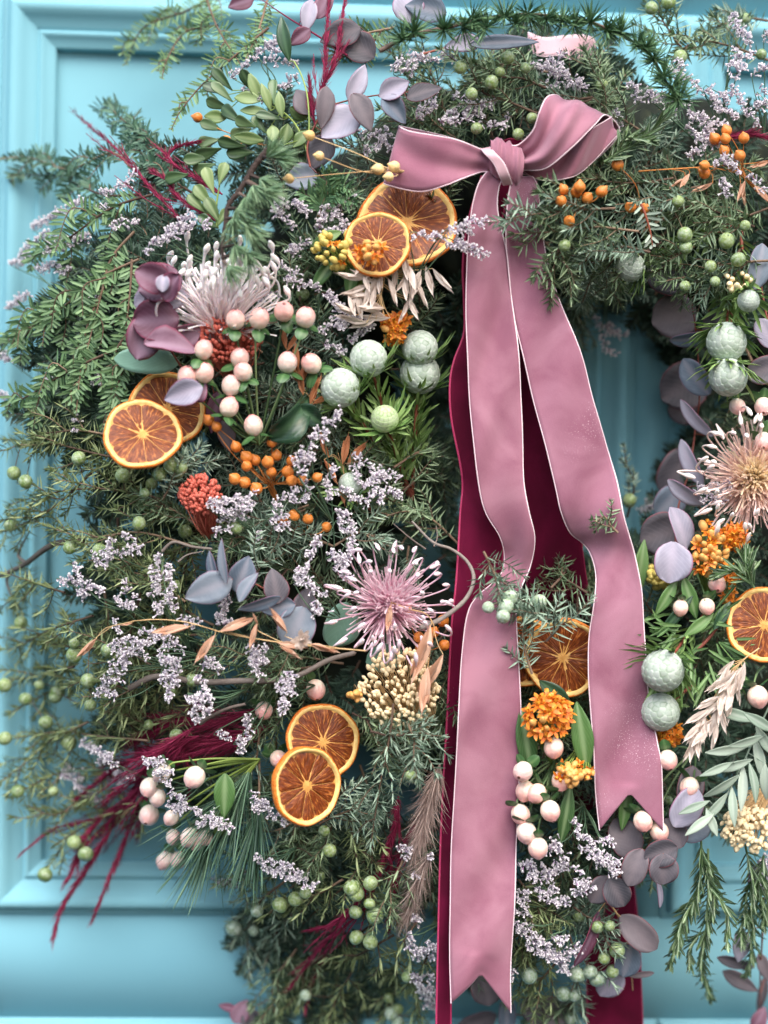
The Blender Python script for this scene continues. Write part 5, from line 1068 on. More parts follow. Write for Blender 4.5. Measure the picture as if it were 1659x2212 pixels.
# ------------------------------------------------------------------ broad leaves
_l = []
for (x, y, a, L, W, m_) in [(1230, 165, 100, 62, 25, 0), (960, 345, 135, 62, 25, 1), (925, 385, 155, 56, 24, 1), (1070, 420, 170, 66, 30, 0), (1100, 375, 115, 64, 26, 0), (1075, 360, 125, 60, 26, 1), (1095, 475, 175, 62, 22, 0), (1165, 505, 170, 60, 22, 1), (1000, 490, 140, 66, 30, 1), (930, 505, 175, 48, 30, 0), (915, 550, 165, 52, 26, 1),
                       (1290, 490, 150, 44, 34, 0), (1180, 575, 95, 42, 28, 0), (1235, 580, 80, 46, 32, 0), (1300, 600, 50, 48, 30, 0), (1075, 600, 175, 66, 28, 0), (900, 610, 190, 46, 26, 1), (1060, 530, 160, 48, 26, 1), (1040, 570, 200, 50, 28, 1), (1150, 420, 110, 60, 22, 0), (1180, 390, 95, 58, 22, 1), (1210, 450, 100, 56, 22, 0), (900, 660, 200, 60, 30, 1), (1040, 660, 185, 60, 30, 1), (850, 690, 190, 56, 28, 1), (960, 400, 140, 60, 24, 1), (940, 450, 160, 56, 26, 1), (1120, 540, 130, 44, 24, 1), (1000, 620, 170, 60, 26, 1), (880, 720, 195, 56, 26, 1), (760, 760, 190, 56, 28, 1)]:
    _l.append((x / 2, y / 2, a, L, W, 'box_dark' if m_ else 'box', dict(tip=random.uniform(-25, 25), roll=random.uniform(-30, 30), prof=OBOV if m_ else ELL, o=random.uniform(-.008, .006), cup=.12)))
leaf_sprig('box_sprig', 'bushy green box sprig with oval leaves beside the lilac eucalyptus', 'box foliage', Z(1, 1340, 690, 1290, 560, 1230, 490, 1140, 440, 1080, 390), _l[1:], off=.012, stem='stem_lime', thick=(2.6, 1.6))
leaf_sprig('leafy_twig', 'arching thin stem ending in one long upright leaf', 'leaf stem', Z(1, 1335, 590, 1335, 500, 1325, 400, 1300, 320, 1270, 265), [(615, 83, 103, 98, 32, 'leaf_deep', dict(prof=ELL, roll=20))], off=.03, stem='stem_lime', thick=(2.0, 1.6))
leaf_sprig('box_sprig', 'small pale box sprig beside the larch twig', 'box foliage', Z(1, 930, 930, 940, 850, 955, 760), [(452, 390, 110, 60, 26), (480, 375, 75, 50, 24), (440, 425, 130, 62, 28), (460, 455, 120, 62, 28), (425, 440, 135, 54, 26), (450, 480, 150, 50, 24, 'box_dark'), (480, 470, 60, 44, 20)], off=.024, stem='stem_lime', dmat='box', prof=OBOV)
# purple eucalyptus
leaf_sprig('eucalyptus_sprig', 'burgundy purple eucalyptus with cupped leaves beside the white pincushion', 'eucalyptus', Z(3, 790, 490, 740, 410, 705, 340, 680, 220, 700, 120), [
    (346, 612, 20, 92, 78, 'euc_purple', dict(prof=ROUND, cup=.2, o=.02, wave=.14)), (330, 603, 160, 74, 62, 'euc_purple', dict(prof=ROUND, cup=.3, o=.028, tip=20)), (372, 622, 60, 62, 56, 'euc_purple', dict(prof=ROUND, cup=.25, o=.03, tip=25, roll=30, wave=.12)), (352, 612, 90, 34, 30, 'euc_lilac', dict(prof=ROUND, cup=.4, o=.036)), (358, 646, 10, 92, 52, 'euc_lilac', dict(prof=ROUND, cup=.2, o=.012)), (318, 650, 200, 56, 56, 'euc_lilac', dict(prof=ROUND, o=.01)),
    (336, 692, 185, 96, 86, 'euc_purple', dict(prof=ROUND, cup=.12, o=.016, wave=.1)), (316, 730, 250, 96, 78, 'euc_purple', dict(prof=ROUND, cup=.18, o=.008, tip=10, wave=.1)), (370, 750, 355, 112, 62, 'euc_purple', dict(prof=EGG, cup=.5, o=.018, roll=35, wave=.08)), (398, 722, 20, 70, 52, 'euc_purple', dict(prof=ROUND, cup=.4, o=.004, roll=-25)), (396, 850, 200, 82, 56, 'euc_lilac', dict(prof=EGG, cup=.3, o=.02)), (426, 842, 40, 46, 56, 'euc_purple', dict(prof=EGG, o=.012))], off=.03, stem='stem_red', prof=ROUND)
leaf_sprig('eucalyptus_leaf', 'flat sea green oval leaf under the purple eucalyptus', 'leaf', [(400, 790), (385, 780)], [(317, 779, 178, 136, 56, 'euc_green', dict(prof=ROUND, cup=.03, arch=.02, wave=0))], off=.022, stem='stem_green')
# grey eucalyptus
leaf_sprig('eucalyptus_sprig', 'blue grey eucalyptus spray on a brown stem beside sea lavender', 'eucalyptus', Z(5, 1345, 455, 1200, 370, 1100, 310, 1000, 285, 920, 280), [
    (450, 1272, 203, 104, 68, None, dict(o=.016, cup=.1)), (482, 1212, 100, 92, 26, None, dict(o=.02, roll=40)), (458, 1222, 105, 62, 24, None, dict(o=.014, roll=25)), (524, 1240, 70, 78, 62, None, dict(o=.008, roll=-10)), (536, 1268, 60, 70, 34, 'euc_grey', dict(o=.02, roll=35, cup=.3)), (594, 1266, 100, 74, 56, 'euc_dark', dict(o=.004, roll=-15)), (560, 1305, 200, 92, 30, 'euc_grey', dict(o=.012, roll=30)), (600, 1312, 190, 74, 46, 'euc_grey', dict(o=0)), (640, 1355, 250, 90, 80, 'euc_grey', dict(o=-.002, prof=ROUND)), (660, 1300, 80, 60, 52, 'euc_dark', dict(o=-.004))], off=.026, stem='stem_red')
leaf_sprig('eucalyptus_leaf', 'deep sea green leaf tucked under the pink pincushion flower', 'leaf', [(780, 1330), (770, 1345)], [(735, 1350, 250, 100, 84, 'euc_green', dict(prof=ROUND, roll=20, o=-.012)), (830, 1420, 200, 80, 60, 'euc_green', dict(prof=ROUND, o=-.014))], off=.014, stem='stem_green')
# lilac eucalyptus at the top
leaf_sprig('eucalyptus_sprig', 'lilac grey eucalyptus with pointed leaves above the bow', 'eucalyptus', Z(1, 1340, 720, 1330, 620, 1400, 480, 1500, 435, 1640, 410, 1790, 395), [
    (700, 232, 265, 88, 44, 'euc_dark', dict(o=.012, roll=20)), (735, 268, 215, 96, 74, 'euc_lilac', dict(o=.006, roll=-10)), (782, 242, 300, 86, 52, 'euc_dark', dict(o=.016, roll=15)), (772, 178, 65, 84, 42, 'euc_lilac', dict(o=.008, roll=-20)), (852, 192, 30, 70, 46, 'euc_lilac', dict(o=.012, cup=.35)), (916, 200, 20, 76, 44, 'euc_dark', dict(o=.01, roll=20)), (852, 236, 310, 74, 46, 'euc_grey', dict(o=.01, cup=.3)), (690, 330, 240, 80, 60, 'euc_dark', dict(o=-.01)), (650, 385, 200, 70, 60, 'euc_grey', dict(o=-.012)), (655, 220, 120, 60, 50, 'euc_dark', dict(o=-.01))], off=.02, stem='stem_red')
leaf_sprig('eucalyptus_sprig', 'purple eucalyptus on a crimson stem crossing the top moulding', 'eucalyptus', Z(1, 1500, 240, 1380, 160, 1250, 80, 1140, 5), [(520, 6, 200, 60, 40), (666, 35, 260, 72, 38, 'euc_lilac'), (648, 80, 220, 54, 36), (735, 75, 200, 90, 60, 'euc_dark'), (770, 100, 150, 90, 70, 'euc_dark', dict(o=-.01)), (700, 10, 60, 70, 40)], off=.02, stem='plume_red', dmat='euc_purple')
leaf_sprig('eucalyptus_sprig', 'grey eucalyptus leaves pressed behind the arching cedar branch', 'eucalyptus', [(900, 120), (980, 100), (1060, 92), (1160, 85)], [(1090, 92, 5, 150, 32, 'euc_grey', dict(o=.0)), (1000, 95, 190, 80, 40, 'euc_lilac'), (920, 20, 170, 90, 60, 'euc_grey'), (880, 10, 100, 80, 70, 'euc_lilac')], off=.012)
# strand down the right of the opening
leaf_sprig('eucalyptus_strand', 'strand of grey eucalyptus discs bordering the open centre', 'eucalyptus', Z(6, 1260, 160, 1262, 60, 1280, -60, 1320, -180, 1345, -360, 1362, -480, 1360, -620, 1345, -800, 1330, -900), [
    (1457, 683, 200, 100, 100, 'euc_dark', dict(o=-.02)), (1492, 731, 190, 90, 40, 'euc_grey', dict(roll=40, o=.0)), (1475, 835, 215, 110, 112, 'euc_dark', dict(o=-.018)), (1503, 815, 130, 96, 60, 'euc_grey', dict(roll=30, o=.008)), (1475, 890, 170, 70, 60, 'euc_dark', dict(o=-.01)), (1503, 905, 135, 106, 34, 'euc_lilac', dict(roll=48, o=.012)), (1462, 1020, 240, 120, 90, 'euc_dark', dict(o=-.016)), (1493, 1000, 120, 110, 40, 'euc_lilac', dict(roll=45, o=.014)), (1445, 1085, 230, 80, 70, 'euc_grey', dict(o=-.004)), (1482, 1065, 150, 96, 40, 'euc_lilac', dict(roll=40, o=.012)),
    (1430, 1155, 200, 96, 100, 'euc_dark', dict(o=-.002)), (1468, 1140, 110, 96, 60, 'euc_lilac', dict(roll=-30, o=.012)), (1450, 1215, 265, 88, 84, 'euc_lilac', dict(o=.014, cup=.25)), (1440, 600, 160, 90, 80, 'euc_dark', dict(o=-.03)), (1545, 700, 30, 60, 50, 'euc_dark', dict(o=-.02))], off=.022, stem='stem_red', prof=ROUND)
leaf_sprig('eucalyptus_sprig', 'grey eucalyptus leaf pair at the upper right rim of juniper', 'eucalyptus', [(1659, 700), (1645, 620), (1640, 530)], [(1640, 575, 80, 100, 50, 'euc_grey'), (1655, 720, 120, 70, 50, 'euc_lilac'), (1650, 800, 200, 80, 60, 'euc_dark')], off=.022, prof=ROUND)
# dark eucalyptus, lower right
leaf_sprig('eucalyptus_sprig', 'dark purple grey eucalyptus hanging beside the shorter ribbon tail', 'eucalyptus', Z(8, 1270, 210, 1180, 330, 1090, 420, 1000, 480, 900, 560), [
    (1372, 1874, 250, 84, 56, 'euc_dark', dict(o=.006, roll=-20)), (1428, 1842, 200, 72, 60, 'euc_dark', dict(o=.01)), (1432, 1878, 270, 66, 64, 'euc_dark', dict(o=.014)), (1482, 1744, 60, 96, 66, 'euc_lilac', dict(o=.004)), (1455, 1800, 120, 70, 56, 'euc_dark'), (1424, 1932, 280, 60, 18, 'euc_lilac', dict(roll=40)), (1295, 1922, 240, 66, 54, 'euc_dark'), (1332, 1928, 300, 70, 60, 'euc_dark', dict(o=.004)), (1500, 1790, 20, 76, 56, 'euc_grey', dict(o=-.006)), (1350, 1810, 120, 90, 70, 'euc_dark', dict(o=-.012)), (1490, 1700, 80, 90, 60, 'euc_dark', dict(o=-.012))], off=.02, stem='stem_red', prof=ROUND)
leaf_sprig('eucalyptus_sprig', 'dark eucalyptus discs below the sea lavender near the burgundy ribbon end', 'eucalyptus', Z(8, 950, 560, 1000, 620, 1040, 700, 1060, 800, 1075, 960), [
    (1380, 2016, 318, 110, 62, 'euc_dark', dict(o=.006)), (1354, 2076, 260, 74, 60, 'euc_grey', dict(o=.004)), (1270, 2030, 250, 130, 36, 'euc_purple', dict(roll=35, o=.01)), (1317, 2122, 240, 74, 62, 'euc_lilac', dict(o=.002)), (1385, 2105, 5, 60, 14, 'euc_dark')], off=.012, stem='stem_straw', prof=ROUND)
leaf_sprig('eucalyptus_sprig', 'broad grey eucalyptus leaves below the long fishtail ribbon end', 'eucalyptus', [(1230, 2230), (1180, 2200), (1100, 2190)], [(1185, 2185, 170, 130, 80, 'euc_dark'), (1290, 2196, 130, 120, 60, 'euc_dark'), (1050, 2130, 100, 90, 74, 'euc_dark', dict(o=-.02)), (1095, 2190, 90, 80, 40, 'euc_grey'), (1030, 2210, 20, 100, 50, 'euc_dark')], off=.004, prof=ROUND)
leaf_sprig('eucalyptus_sprig', 'drooping olive grey eucalyptus on a long thin stem by rosemary', 'eucalyptus', Z(8, 1640, 560, 1635, 720, 1625, 900, 1630, 1050), [(1600, 2044, 265, 74, 42, 'euc_lilac'), (1600, 2120, 330, 96, 36, 'euc_dark'), (1590, 2080, 345, 90, 26, 'euc_dark'), (1650, 2090, 290, 70, 30, 'euc_dark'), (1645, 2150, 260, 90, 24, 'euc_dark'), (1640, 1900, 250, 80, 60, 'euc_lilac', dict(o=-.01)), (1640, 2200, 60, 60, 40, 'euc_purple')], off=.004)
leaf_sprig('eucalyptus_sprig', 'shrivelled dark purple leaves under the hanging juniper', 'eucalyptus', [(560, 2230), (530, 2190), (500, 2170)], [(520, 2185, 60, 60, 46, 'euc_purple'), (490, 2175, 170, 40, 20, 'euc_purple'), (545, 2205, 300, 60, 50, 'euc_dark')], off=-.004)
leaf_sprig('eucalyptus_sprig', 'purple eucalyptus leaves hidden under hypericum berries and flax pods', 'eucalyptus', [(480, 900), (465, 860), (455, 820)], [(465, 890, 260, 90, 40, 'euc_purple'), (490, 940, 280, 70, 40, 'euc_dark'), (440, 800, 60, 60, 50, 'euc_purple')], off=.004)
leaf_sprig('curled_leaf', 'glossy dark green leaf curling over beside the hypericum berries', 'leaf', [(590, 940), (600, 925)], [(630, 905, 40, 130, 62, 'leaf_deep', dict(cup=.5, arch=.7, roll=-20, o=.012)), (670, 900, 330, 70, 46, 'leaf_deep', dict(cup=.3, arch=.5, o=.01))], off=.022, stem='stem_green')
# silver leaves, lower right
leaf_sprig('silver_leaf_sprig', 'silvery narrow-leaved sprig hanging beside the pale oats', 'silver foliage', [(1675, 1500), (1640, 1570), (1600, 1660), (1560, 1730), (1510, 1790)], [(x, y, a, L, W, 'silver', dict(prof=ELL, o=random.uniform(0, .012), roll=random.uniform(-25, 25), tip=random.uniform(-10, 20))) for x, y, a, L, W in
    [(1590, 1545, 165, 96, 26), (1610, 1600, 195, 84, 22), (1570, 1620, 190, 90, 22), (1585, 1655, 200, 84, 20), (1640, 1640, 285, 96, 24), (1650, 1600, 300, 70, 22), (1600, 1700, 265, 96, 22), (1560, 1700, 215, 90, 22), (1545, 1745, 230, 84, 20), (1580, 1740, 270, 84, 20), (1510, 1780, 215, 76, 20), (1535, 1775, 290, 60, 20), (1625, 1690, 280, 84, 22), (1655, 1690, 275, 80, 24), (1545, 1660, 200, 80, 18), (1640, 1560, 150, 80, 24), (1500, 1745, 205, 70, 18)]], off=.032, stem='silver', thick=(2.4, 1.6))

# ------------------------------------------------------------------ dried orange slices
OS = orange_slice
OS('round orange slice overlapping its darker twin under the purple eucalyptus', 308, 938, 81, .05, .5, off=.050, rot0=.4)
OS('orange slice half hidden behind its twin under the purple eucalyptus', 360, 884, 82, .15, .2, off=.014, rot0=1.0)
OS('largest orange slice tucked under the loop of the pink bow', 880, 480, 107, -.1, .35, off=.022, rot0=.2, segs=9)
OS('smaller orange slice overlapping the largest one below the bow', 816, 527, 70, -.15, .15, off=.042, rot0=.9)
OS('orange slice with a cracked centre behind its twin near cream millet', 697, 1603, 83, .35, .2, off=.006, rot0=.6)
OS('thick orange slice in front of its twin near cream millet', 662, 1698, 82, .62, .1, off=.046, rot0=.1, th=17)
OS('pale rimmed orange slice between the two pink ribbon tails', 1217, 1420, 86, -.2, -.05, off=.012, rot0=.5)
OS('orange slice mostly hidden behind the long ribbon tail', 1135, 1408, 76, -.3, 0, off=.002, rot0=.3)
OS('lone orange slice beside milkweed and rosemary', 1651, 1350, 81, -.12, .15, off=.026, rot0=.8)

# ------------------------------------------------------------------ pincushion flowers
pincushion('white pincushion flower opening upward behind the purple eucalyptus', 478, 722, 175, (.05, -.50, .85), 'style_white', 'style_white', n=(26, 20, 14, 8), opens=(.74, .56, .4, .22), half=True, off=.017, nf=320, fl=.6)
pincushion('pink pincushion flower with curled club-tipped styles', 838, 1312, 128, (.06, -.93, .25), 'style_pink', 'fluff_pink', n=(24, 17, 8), opens=(1.04, .86, .6), off=.010, nf=520, fl=.62)
pincushion('blush pincushion flower with a yellow heart beside the eucalyptus strand', 1625, 1035, 140, (-.15, -.95, .1), 'style_blush', 'fluff_blush', n=(24, 18, 10), opens=(1.02, .88, .7), off=.010, nf=900, fl=.66)

# ------------------------------------------------------------------ silver globes
globes('cluster of four silver globes on leafy red stems beside the ribbon', (890, 1080), [(735, 838, 41), (796, 775, 39), (907, 752, 38), (907, 808, 43), (831, 905, 29, 'globe_green')], leaves=170, LL=58, off=.022)
globes('faint silver globe sunk among sea lavender below the globe cluster', (800, 1100), [(757, 1046, 25)], off=.008, leaves=20)
globes('pair of silver globes on a leafy twig at the right of the opening', (1590, 560), [(1569, 739, 42), (1573, 815, 40)], leaves=90, LL=60, off=.028)
globes('two smaller silver globes among juniper at the top of the opening', (1600, 480), [(1362, 577, 31), (1617, 650, 23)], leaves=40, LL=50, off=.026)
globes('silver globe with a dark scaly patch beside the shorter ribbon tail', (1520, 1330), [(1432, 1449, 44)], leaves=50, LL=64, off=.03)
globes('half hidden silver globe below the one with the scaly patch', (1500, 1480), [(1427, 1538, 40)], leaves=14, off=.014)
_g, _h = Geo(), Geo(); _o = S(1560, 1330, .01)
for (u, v, a) in [(1470, 1360, 200), (1500, 1400, 195), (1440, 1380, 150), (1510, 1350, 20), (1530, 1340, 60), (1490, 1420, 230), (1540, 1400, 300), (1480, 1440, 260), (1560, 1380, 340), (1520, 1440, 280), (1555, 1440, 310), (1460, 1350, 170), (1450, 1400, 240)]:
    for q in range(6):
        d = np.array([[math.cos(math.radians(a + rng.normal(0, 25))), -.2 + .2 * rng.normal(), math.sin(math.radians(a + rng.normal(0, 25)))]])
        blades(_g, [S(u + rng.normal(0, 14), v + rng.normal(0, 14), .022)], d, [TOW + rng.normal(0, .3, 3)], D_(70), D_(7), prof=LINEAR, bend=.3 * rng.random())
tube(_h, spline(pxpath([(1580, 1310), (1530, 1380), (1480, 1430), (1440, 1500)], .016), 16), D_(4), 7)
_r = thing('leafy_globe_twig', 'curved narrow green leaves on a reddish twig between orange slice and silver globe', 'leafy twig', _o); _g.build('foliage', 'leaf_green', _r, _o, kind='stuff'); _h.build('stem', 'stem_red', _r, _o)

# ------------------------------------------------------------------ hypericum
hypericum('hypericum with pink berries and green sepals beside the white pincushion', (560, 960), Z(3, 1017, 275, 1120, 270, 1226, 240, 1320, 265, 880, 405, 1036, 440, 1242, 460, 809, 520, 883, 505, 998, 560, 990, 652, 1095, 733, 1345, 465, 1050, 500), off=.040)
hypericum('hypericum with whitish berries hanging over the burgundy plumes', (560, 1640), [(322, 1701, 20), (340, 1722, 18), (322, 1761, 22), (420, 1679, 23), (370, 1766, 17), (410, 1809, 21), (375, 1809, 17), (425, 1816, 20), (444, 1809, 18), (356, 1859, 19), (386, 1858, 19), (350, 1669, 19)], axis=(-.25, -.4, -.75), kind='hyper_white', stem='stem_lime', off=.034, leaves=[(485, 1720, 270, 96, 46, 'leaf_green'), (475, 1780, 260, 70, 36, 'box')])
hypericum('hypericum with blush berries between the two fishtail ribbon ends', (1200, 1640), Z(8, 610, 100, 660, 110, 718, 185, 590, 200, 615, 278, 665, 345, 765, 55, 600, 15) + [(1196, 1615)], axis=(-.1, -.5, -.7), off=.03, stem='stem_green')
hypericum('hypericum berries under and beside the tip of the shorter ribbon tail', (1500, 1620), [(1489, 1701), (1424, 1796), (1389, 1774), (1443, 1642)], axis=(-.1, -.5, -.7), off=.018)
hypericum('hypericum berries between milkweed flowers and the eucalyptus strand', (1500, 1230), [(1549, 1261), (1470, 1313, 17), (1527, 1310, 17)], axis=(-.1, -.5, -.7), off=.024)
hypericum('single blush hypericum berry beside the silver leaves', (1650, 1440), [(1637, 1505, 22)], axis=(-.1, -.5, -.7), off=.028)
hypericum('pale hypericum berries above the blush pincushion flower', (1640, 850), [(1593, 878, 18), (1649, 878, 20), (1650, 953, 20)], axis=(-.1, -.5, -.7), off=.024, kind='hyper_white')
hypericum('shaded pink hypericum berries behind the twig by the millet', (640, 1460), [(682, 1490, 22), (570, 1535, 20), (602, 1640, 19)], axis=(.1, -.5, -.7), off=-.004)

# ------------------------------------------------------------------ flax pods
flax('spray of orange flax pods on wiry stems below the hypericum', (600, 1090), Z(3, 902, 710, 936, 738, 1020, 825, 1103, 882, 1065, 868, 1157, 890, 1066, 908, 1172, 933, 1175, 805, 1243, 932, 1015, 963, 1057, 978, 1260, 885, 1195, 862, 1260, 970, 1305, 970, 1370, 957, 1108, 1005), off=.03)
flax('two orange flax pods at the rim of the box foliage', (600, 320), [(427, 254), (488, 305)], off=.012)
NEAR[0] = .185
flax('tan flax pods on a thin stem beside the bow loop', (930, 380), [(669, 293), (690, 337), (817, 365), (852, 360), (840, 382), (625, 386)], kind='flax_tan', stem='stem_straw', off=.046, r=11)
flax('orange flax pods standing just below the right bow loop', (1250, 470), Z(2, 775, 820, 830, 830, 845, 808, 878, 855, 765, 868, 940, 828, 800, 955), off=.05)
NEAR[0] = 0
flax('two shrivelled orange pods near the pale fir tip', (1400, 500), Z(2, 1065, 895, 1125, 900, 1010, 712), off=.035)
flax('orange flax pods on bent stems beside pale sea lavender', (1640, 420), Z(2, 1480, 565, 1555, 597, 1537, 672, 1475, 600, 1385, 715, 1385, 748, 1470, 650, 1430, 600), off=.032)
flax('orange flax pods peeping out under the pink pincushion', (900, 1440), Z(6, 150, 540, 160, 585, 260, 575, 255, 470, 215, 520, 100, 420, 190, 560), off=.016)
flax('stray orange flax pods in sea lavender above the juniper', (680, 1180), Z(5, 1410, 65, 1225, 40, 1270, 15, 1330, 30), off=.02)

# ------------------------------------------------------------------ oats
oats('peach oat stem reaching across the sea lavender', Z(5, 1580, 600, 1300, 575, 1120, 550, 960, 520, 800, 475, 640, 465, 520, 485, 450, 505, 415, 550), [(*Z(5, 415, 548)[0], 225, 60), (*Z(5, 570, 480)[0], 190, 24), (*Z(5, 820, 495)[0], 190, 74), (*Z(5, 930, 530)[0], 235, 66), (*Z(5, 950, 515)[0], 22, 70), (*Z(5, 1110, 480)[0], 255, 56), (*Z(5, 1115, 485)[0], 115, 24), (*Z(5, 1240, 520)[0], 125, 60), (*Z(5, 1200, 565)[0], 350, 56), (*Z(5, 1210, 580)[0], 330, 50), (*Z(5, 1340, 570)[0], 345, 60)], off=.046)
oats('peach oat spikelets hanging beside the cream millet', Z(6, 30, 390, 110, 420, 180, 440, 215, 490, 210, 540), [(*Z(6, 200, 490)[0], 252, 120), (*Z(6, 255, 615)[0], 240, 110), (*Z(6, 190, 670)[0], 262, 90), (*Z(6, 30, 400)[0], 262, 60)], off=.04)
oats('orange oat spikelets standing up beside the silver globes', Z(3, 1390, 640, 1330, 600, 1290, 520, 1260, 450, 1235, 390), [(*Z(3, 1235, 400)[0], 100, 50), (*Z(3, 1240, 410)[0], 60, 50), (*Z(3, 1285, 500)[0], 95, 60), (*Z(3, 1300, 560)[0], 75, 60), (*Z(3, 1310, 600)[0], 100, 60), (*Z(3, 1340, 640)[0], 70, 60), (*Z(3, 1350, 640)[0], 30, 50), (*Z(3, 1280, 540)[0], 110, 60)], mat='husk_orange', off=.028)
oats('rust coloured oats behind the flax pods', Z(3, 1560, 1100, 1500, 980, 1460, 850), [(*Z(3, 1480, 900)[0], 80, 60), (*Z(3, 1420, 870)[0], 110, 60), (*Z(3, 1500, 900)[0], 50, 60), (*Z(3, 1400, 880)[0], 300, 60), (*Z(3, 1470, 960)[0], 280, 60)], mat='husk_orange', off=.012)
_sp = [(750 + random.uniform(0, 190), 560 + random.uniform(-20, 90), random.choice([250, 265, 280, 300, 235]) + random.uniform(-15, 15), random.uniform(44, 62)) for _ in range(26)] + [(760 + random.uniform(0, 90), 600 + random.uniform(0, 100), random.uniform(150, 200), 58) for _ in range(12)] + [(920, 575, 285, 60), (935, 580, 310, 58), (885, 575, 280, 60)]
oats('bundle of pale oats hanging below the orange slices', [(800, 520), (820, 560), (830, 600), (820, 650)], _sp, mat='husk_pale', off=.036)
_sp = []
for k in range(40):
    f = random.random(); u, v = 1605 - 95 * f + random.uniform(-16, 16), 1420 + 175 * f + random.uniform(-16, 16); _sp.append((u, v, random.choice([215, 235, 250, 265, 280]) + random.uniform(-12, 12), random.uniform(48, 66)))
oats('pale oats fanning down beside the silver leaves', [(1640, 1400), (1590, 1440), (1540, 1510), (1505, 1580)], _sp, mat='husk_pale', off=.036)
oats('rosy oat spikelets on rusty stems near the bent pod stems', Z(2, 1100, 740, 1250, 730, 1400, 720, 1659, 700), [(*Z(2, 1320, 750)[0], 235, 50), (*Z(2, 1420, 790)[0], 205, 50), (*Z(2, 1540, 790)[0], 290, 50), (*Z(2, 1600, 800)[0], 310, 50), (*Z(2, 1659, 700)[0], 200, 56), (*Z(2, 1560, 780)[0], 250, 44), (*Z(2, 1300, 770)[0], 215, 44)], off=.03, stem='stem_orange', mat='husk')
# papery white flower on the oat stem
def papery():
    p = S(652, 1381, .056); r = thing('papery_flower', 'tiny papery white dried flower resting on the peach oats', 'dried flower', p)
    for k in range(30):
        a = rng.random() * 6.28; e = rng.uniform(.2, 1.3); d = np.array([math.sin(e) * math.cos(a), -math.cos(e), math.sin(e) * math.sin(a)]); G = Geo(); blades(G, [p], [d], [TOW], D_(26), D_(9), prof=OVAL, bend=.2); G.build('petal', 'husk_pale', r, p)
papery()

# ------------------------------------------------------------------ milkweed, millet, dyed seed heads
milkweed('orange milkweed head with long green leaves between the ribbon tails', (1180, 1545), 50, 52, 34, r=17, nbud=6, off=.034, base=(1190, 1650), leaves=[(1257, 1592, 280, 150, 48, 'leaf_green', dict(o=-.004)), (1137, 1600, 280, 140, 46, 'leaf_green', dict(o=-.006)), (1200, 1500, 320, 90, 40, 'leaf_deep', dict(o=-.012))])
milkweed('drooping yellow orange milkweed buds above the blush hypericum', (1240, 1675), 42, 28, 12, r=13, nbud=22, br=8, off=.03, base=(1260, 1600), leaves=[(1222, 1760, 262, 130, 34, 'leaf_green', dict(o=-.004)), (1350, 1740, 265, 110, 30, 'leaf_green', dict(o=-.012))])
milkweed('small orange milkweed head at the edge of the open centre', (852, 707), 34, 34, 26, r=14, nbud=3, off=.018)
milkweed('yellow green milkweed buds beside the orange slices', (728, 540), 56, 42, 3, r=10, nbud=38, bud='bud_yellow', br=6.6, off=.026, base=(790, 640), leaves=[(705, 515, 205, 70, 28, 'leaf_green', dict(arch=.5)), (700, 590, 235, 90, 30), (840, 570, 300, 90, 24, 'euc_green', dict(arch=.6, o=.012)), (760, 600, 260, 80, 32)])
milkweed('few orange milkweed blossoms in front of the smaller orange slice', (800, 545), 36, 22, 9, r=12, nbud=6, bud='bud_orange', br=8, off=.044)
milkweed('orange milkweed buds and blossoms beside the hanging lilac leaf', (1535, 1185), 42, 64, 18, r=13, nbud=34, br=8.0, off=.026, base=(1530, 1310), leaves=[(1382, 1230, 262, 130, 34, 'leaf_green', dict(o=-.004)), (1440, 1290, 240, 90, 28), (1490, 1290, 290, 100, 32), (1460, 1330, 230, 110, 24, 'leaf_deep'), (1560, 1330, 60, 70, 26, 'leaf_deep'), (1510, 1350, 220, 80, 26)])
milkweed('deep orange milkweed head above the buds near the pincushion', (1588, 1160), 24, 26, 26, r=13, off=.02)
milkweed('yellow milkweed buds in the shade behind the lilac leaf', (1425, 1245), 26, 26, 0, nbud=26, bud='bud_yellow', br=8.5, off=.006)
milkweed('dark orange milkweed head behind the half hidden silver globe', (1446, 1588), 36, 22, 26, r=13, off=.006)
milkweed('orange milkweed scraps beside the lone orange slice', (1572, 1262), 30, 40, 18, r=12, nbud=4, off=.01)
seed_cluster('cream millet head beside the burgundy ribbon', (862, 1485), 88, 86, 230, 4.6, 'cream', 'stem_straw', off=.024, base=(910, 1600))
seed_cluster('cream millet head hanging above the rosemary', (1620, 1790), 62, 50, 170, 5.2, 'cream', 'stem_straw', off=.026, base=(1659, 1700))
seed_cluster('tiny cream buds among juniper at the right', (1592, 607), 28, 26, 16, 6, 'cream', 'stem_straw', off=.036)
seed_cluster('coral red dyed seed heads under the hypericum berries', (495, 730), 72, 56, 230, 3.9, 'coral', 'coral', off=.030, base=(510, 820), name='dyed_seed_head')
seed_cluster('coral red dyed seed heads between juniper and sea lavender', (432, 1070), 46, 44, 190, 3.9, 'coral', 'coral', off=.026, base=(455, 1165), name='dyed_seed_head')
seed_cluster('yellow tipped buds at the edge of the cream millet', (766, 1502), 18, 14, 9, 7, 'bud_orange', 'stem_straw', off=.02, name='bud_cluster')

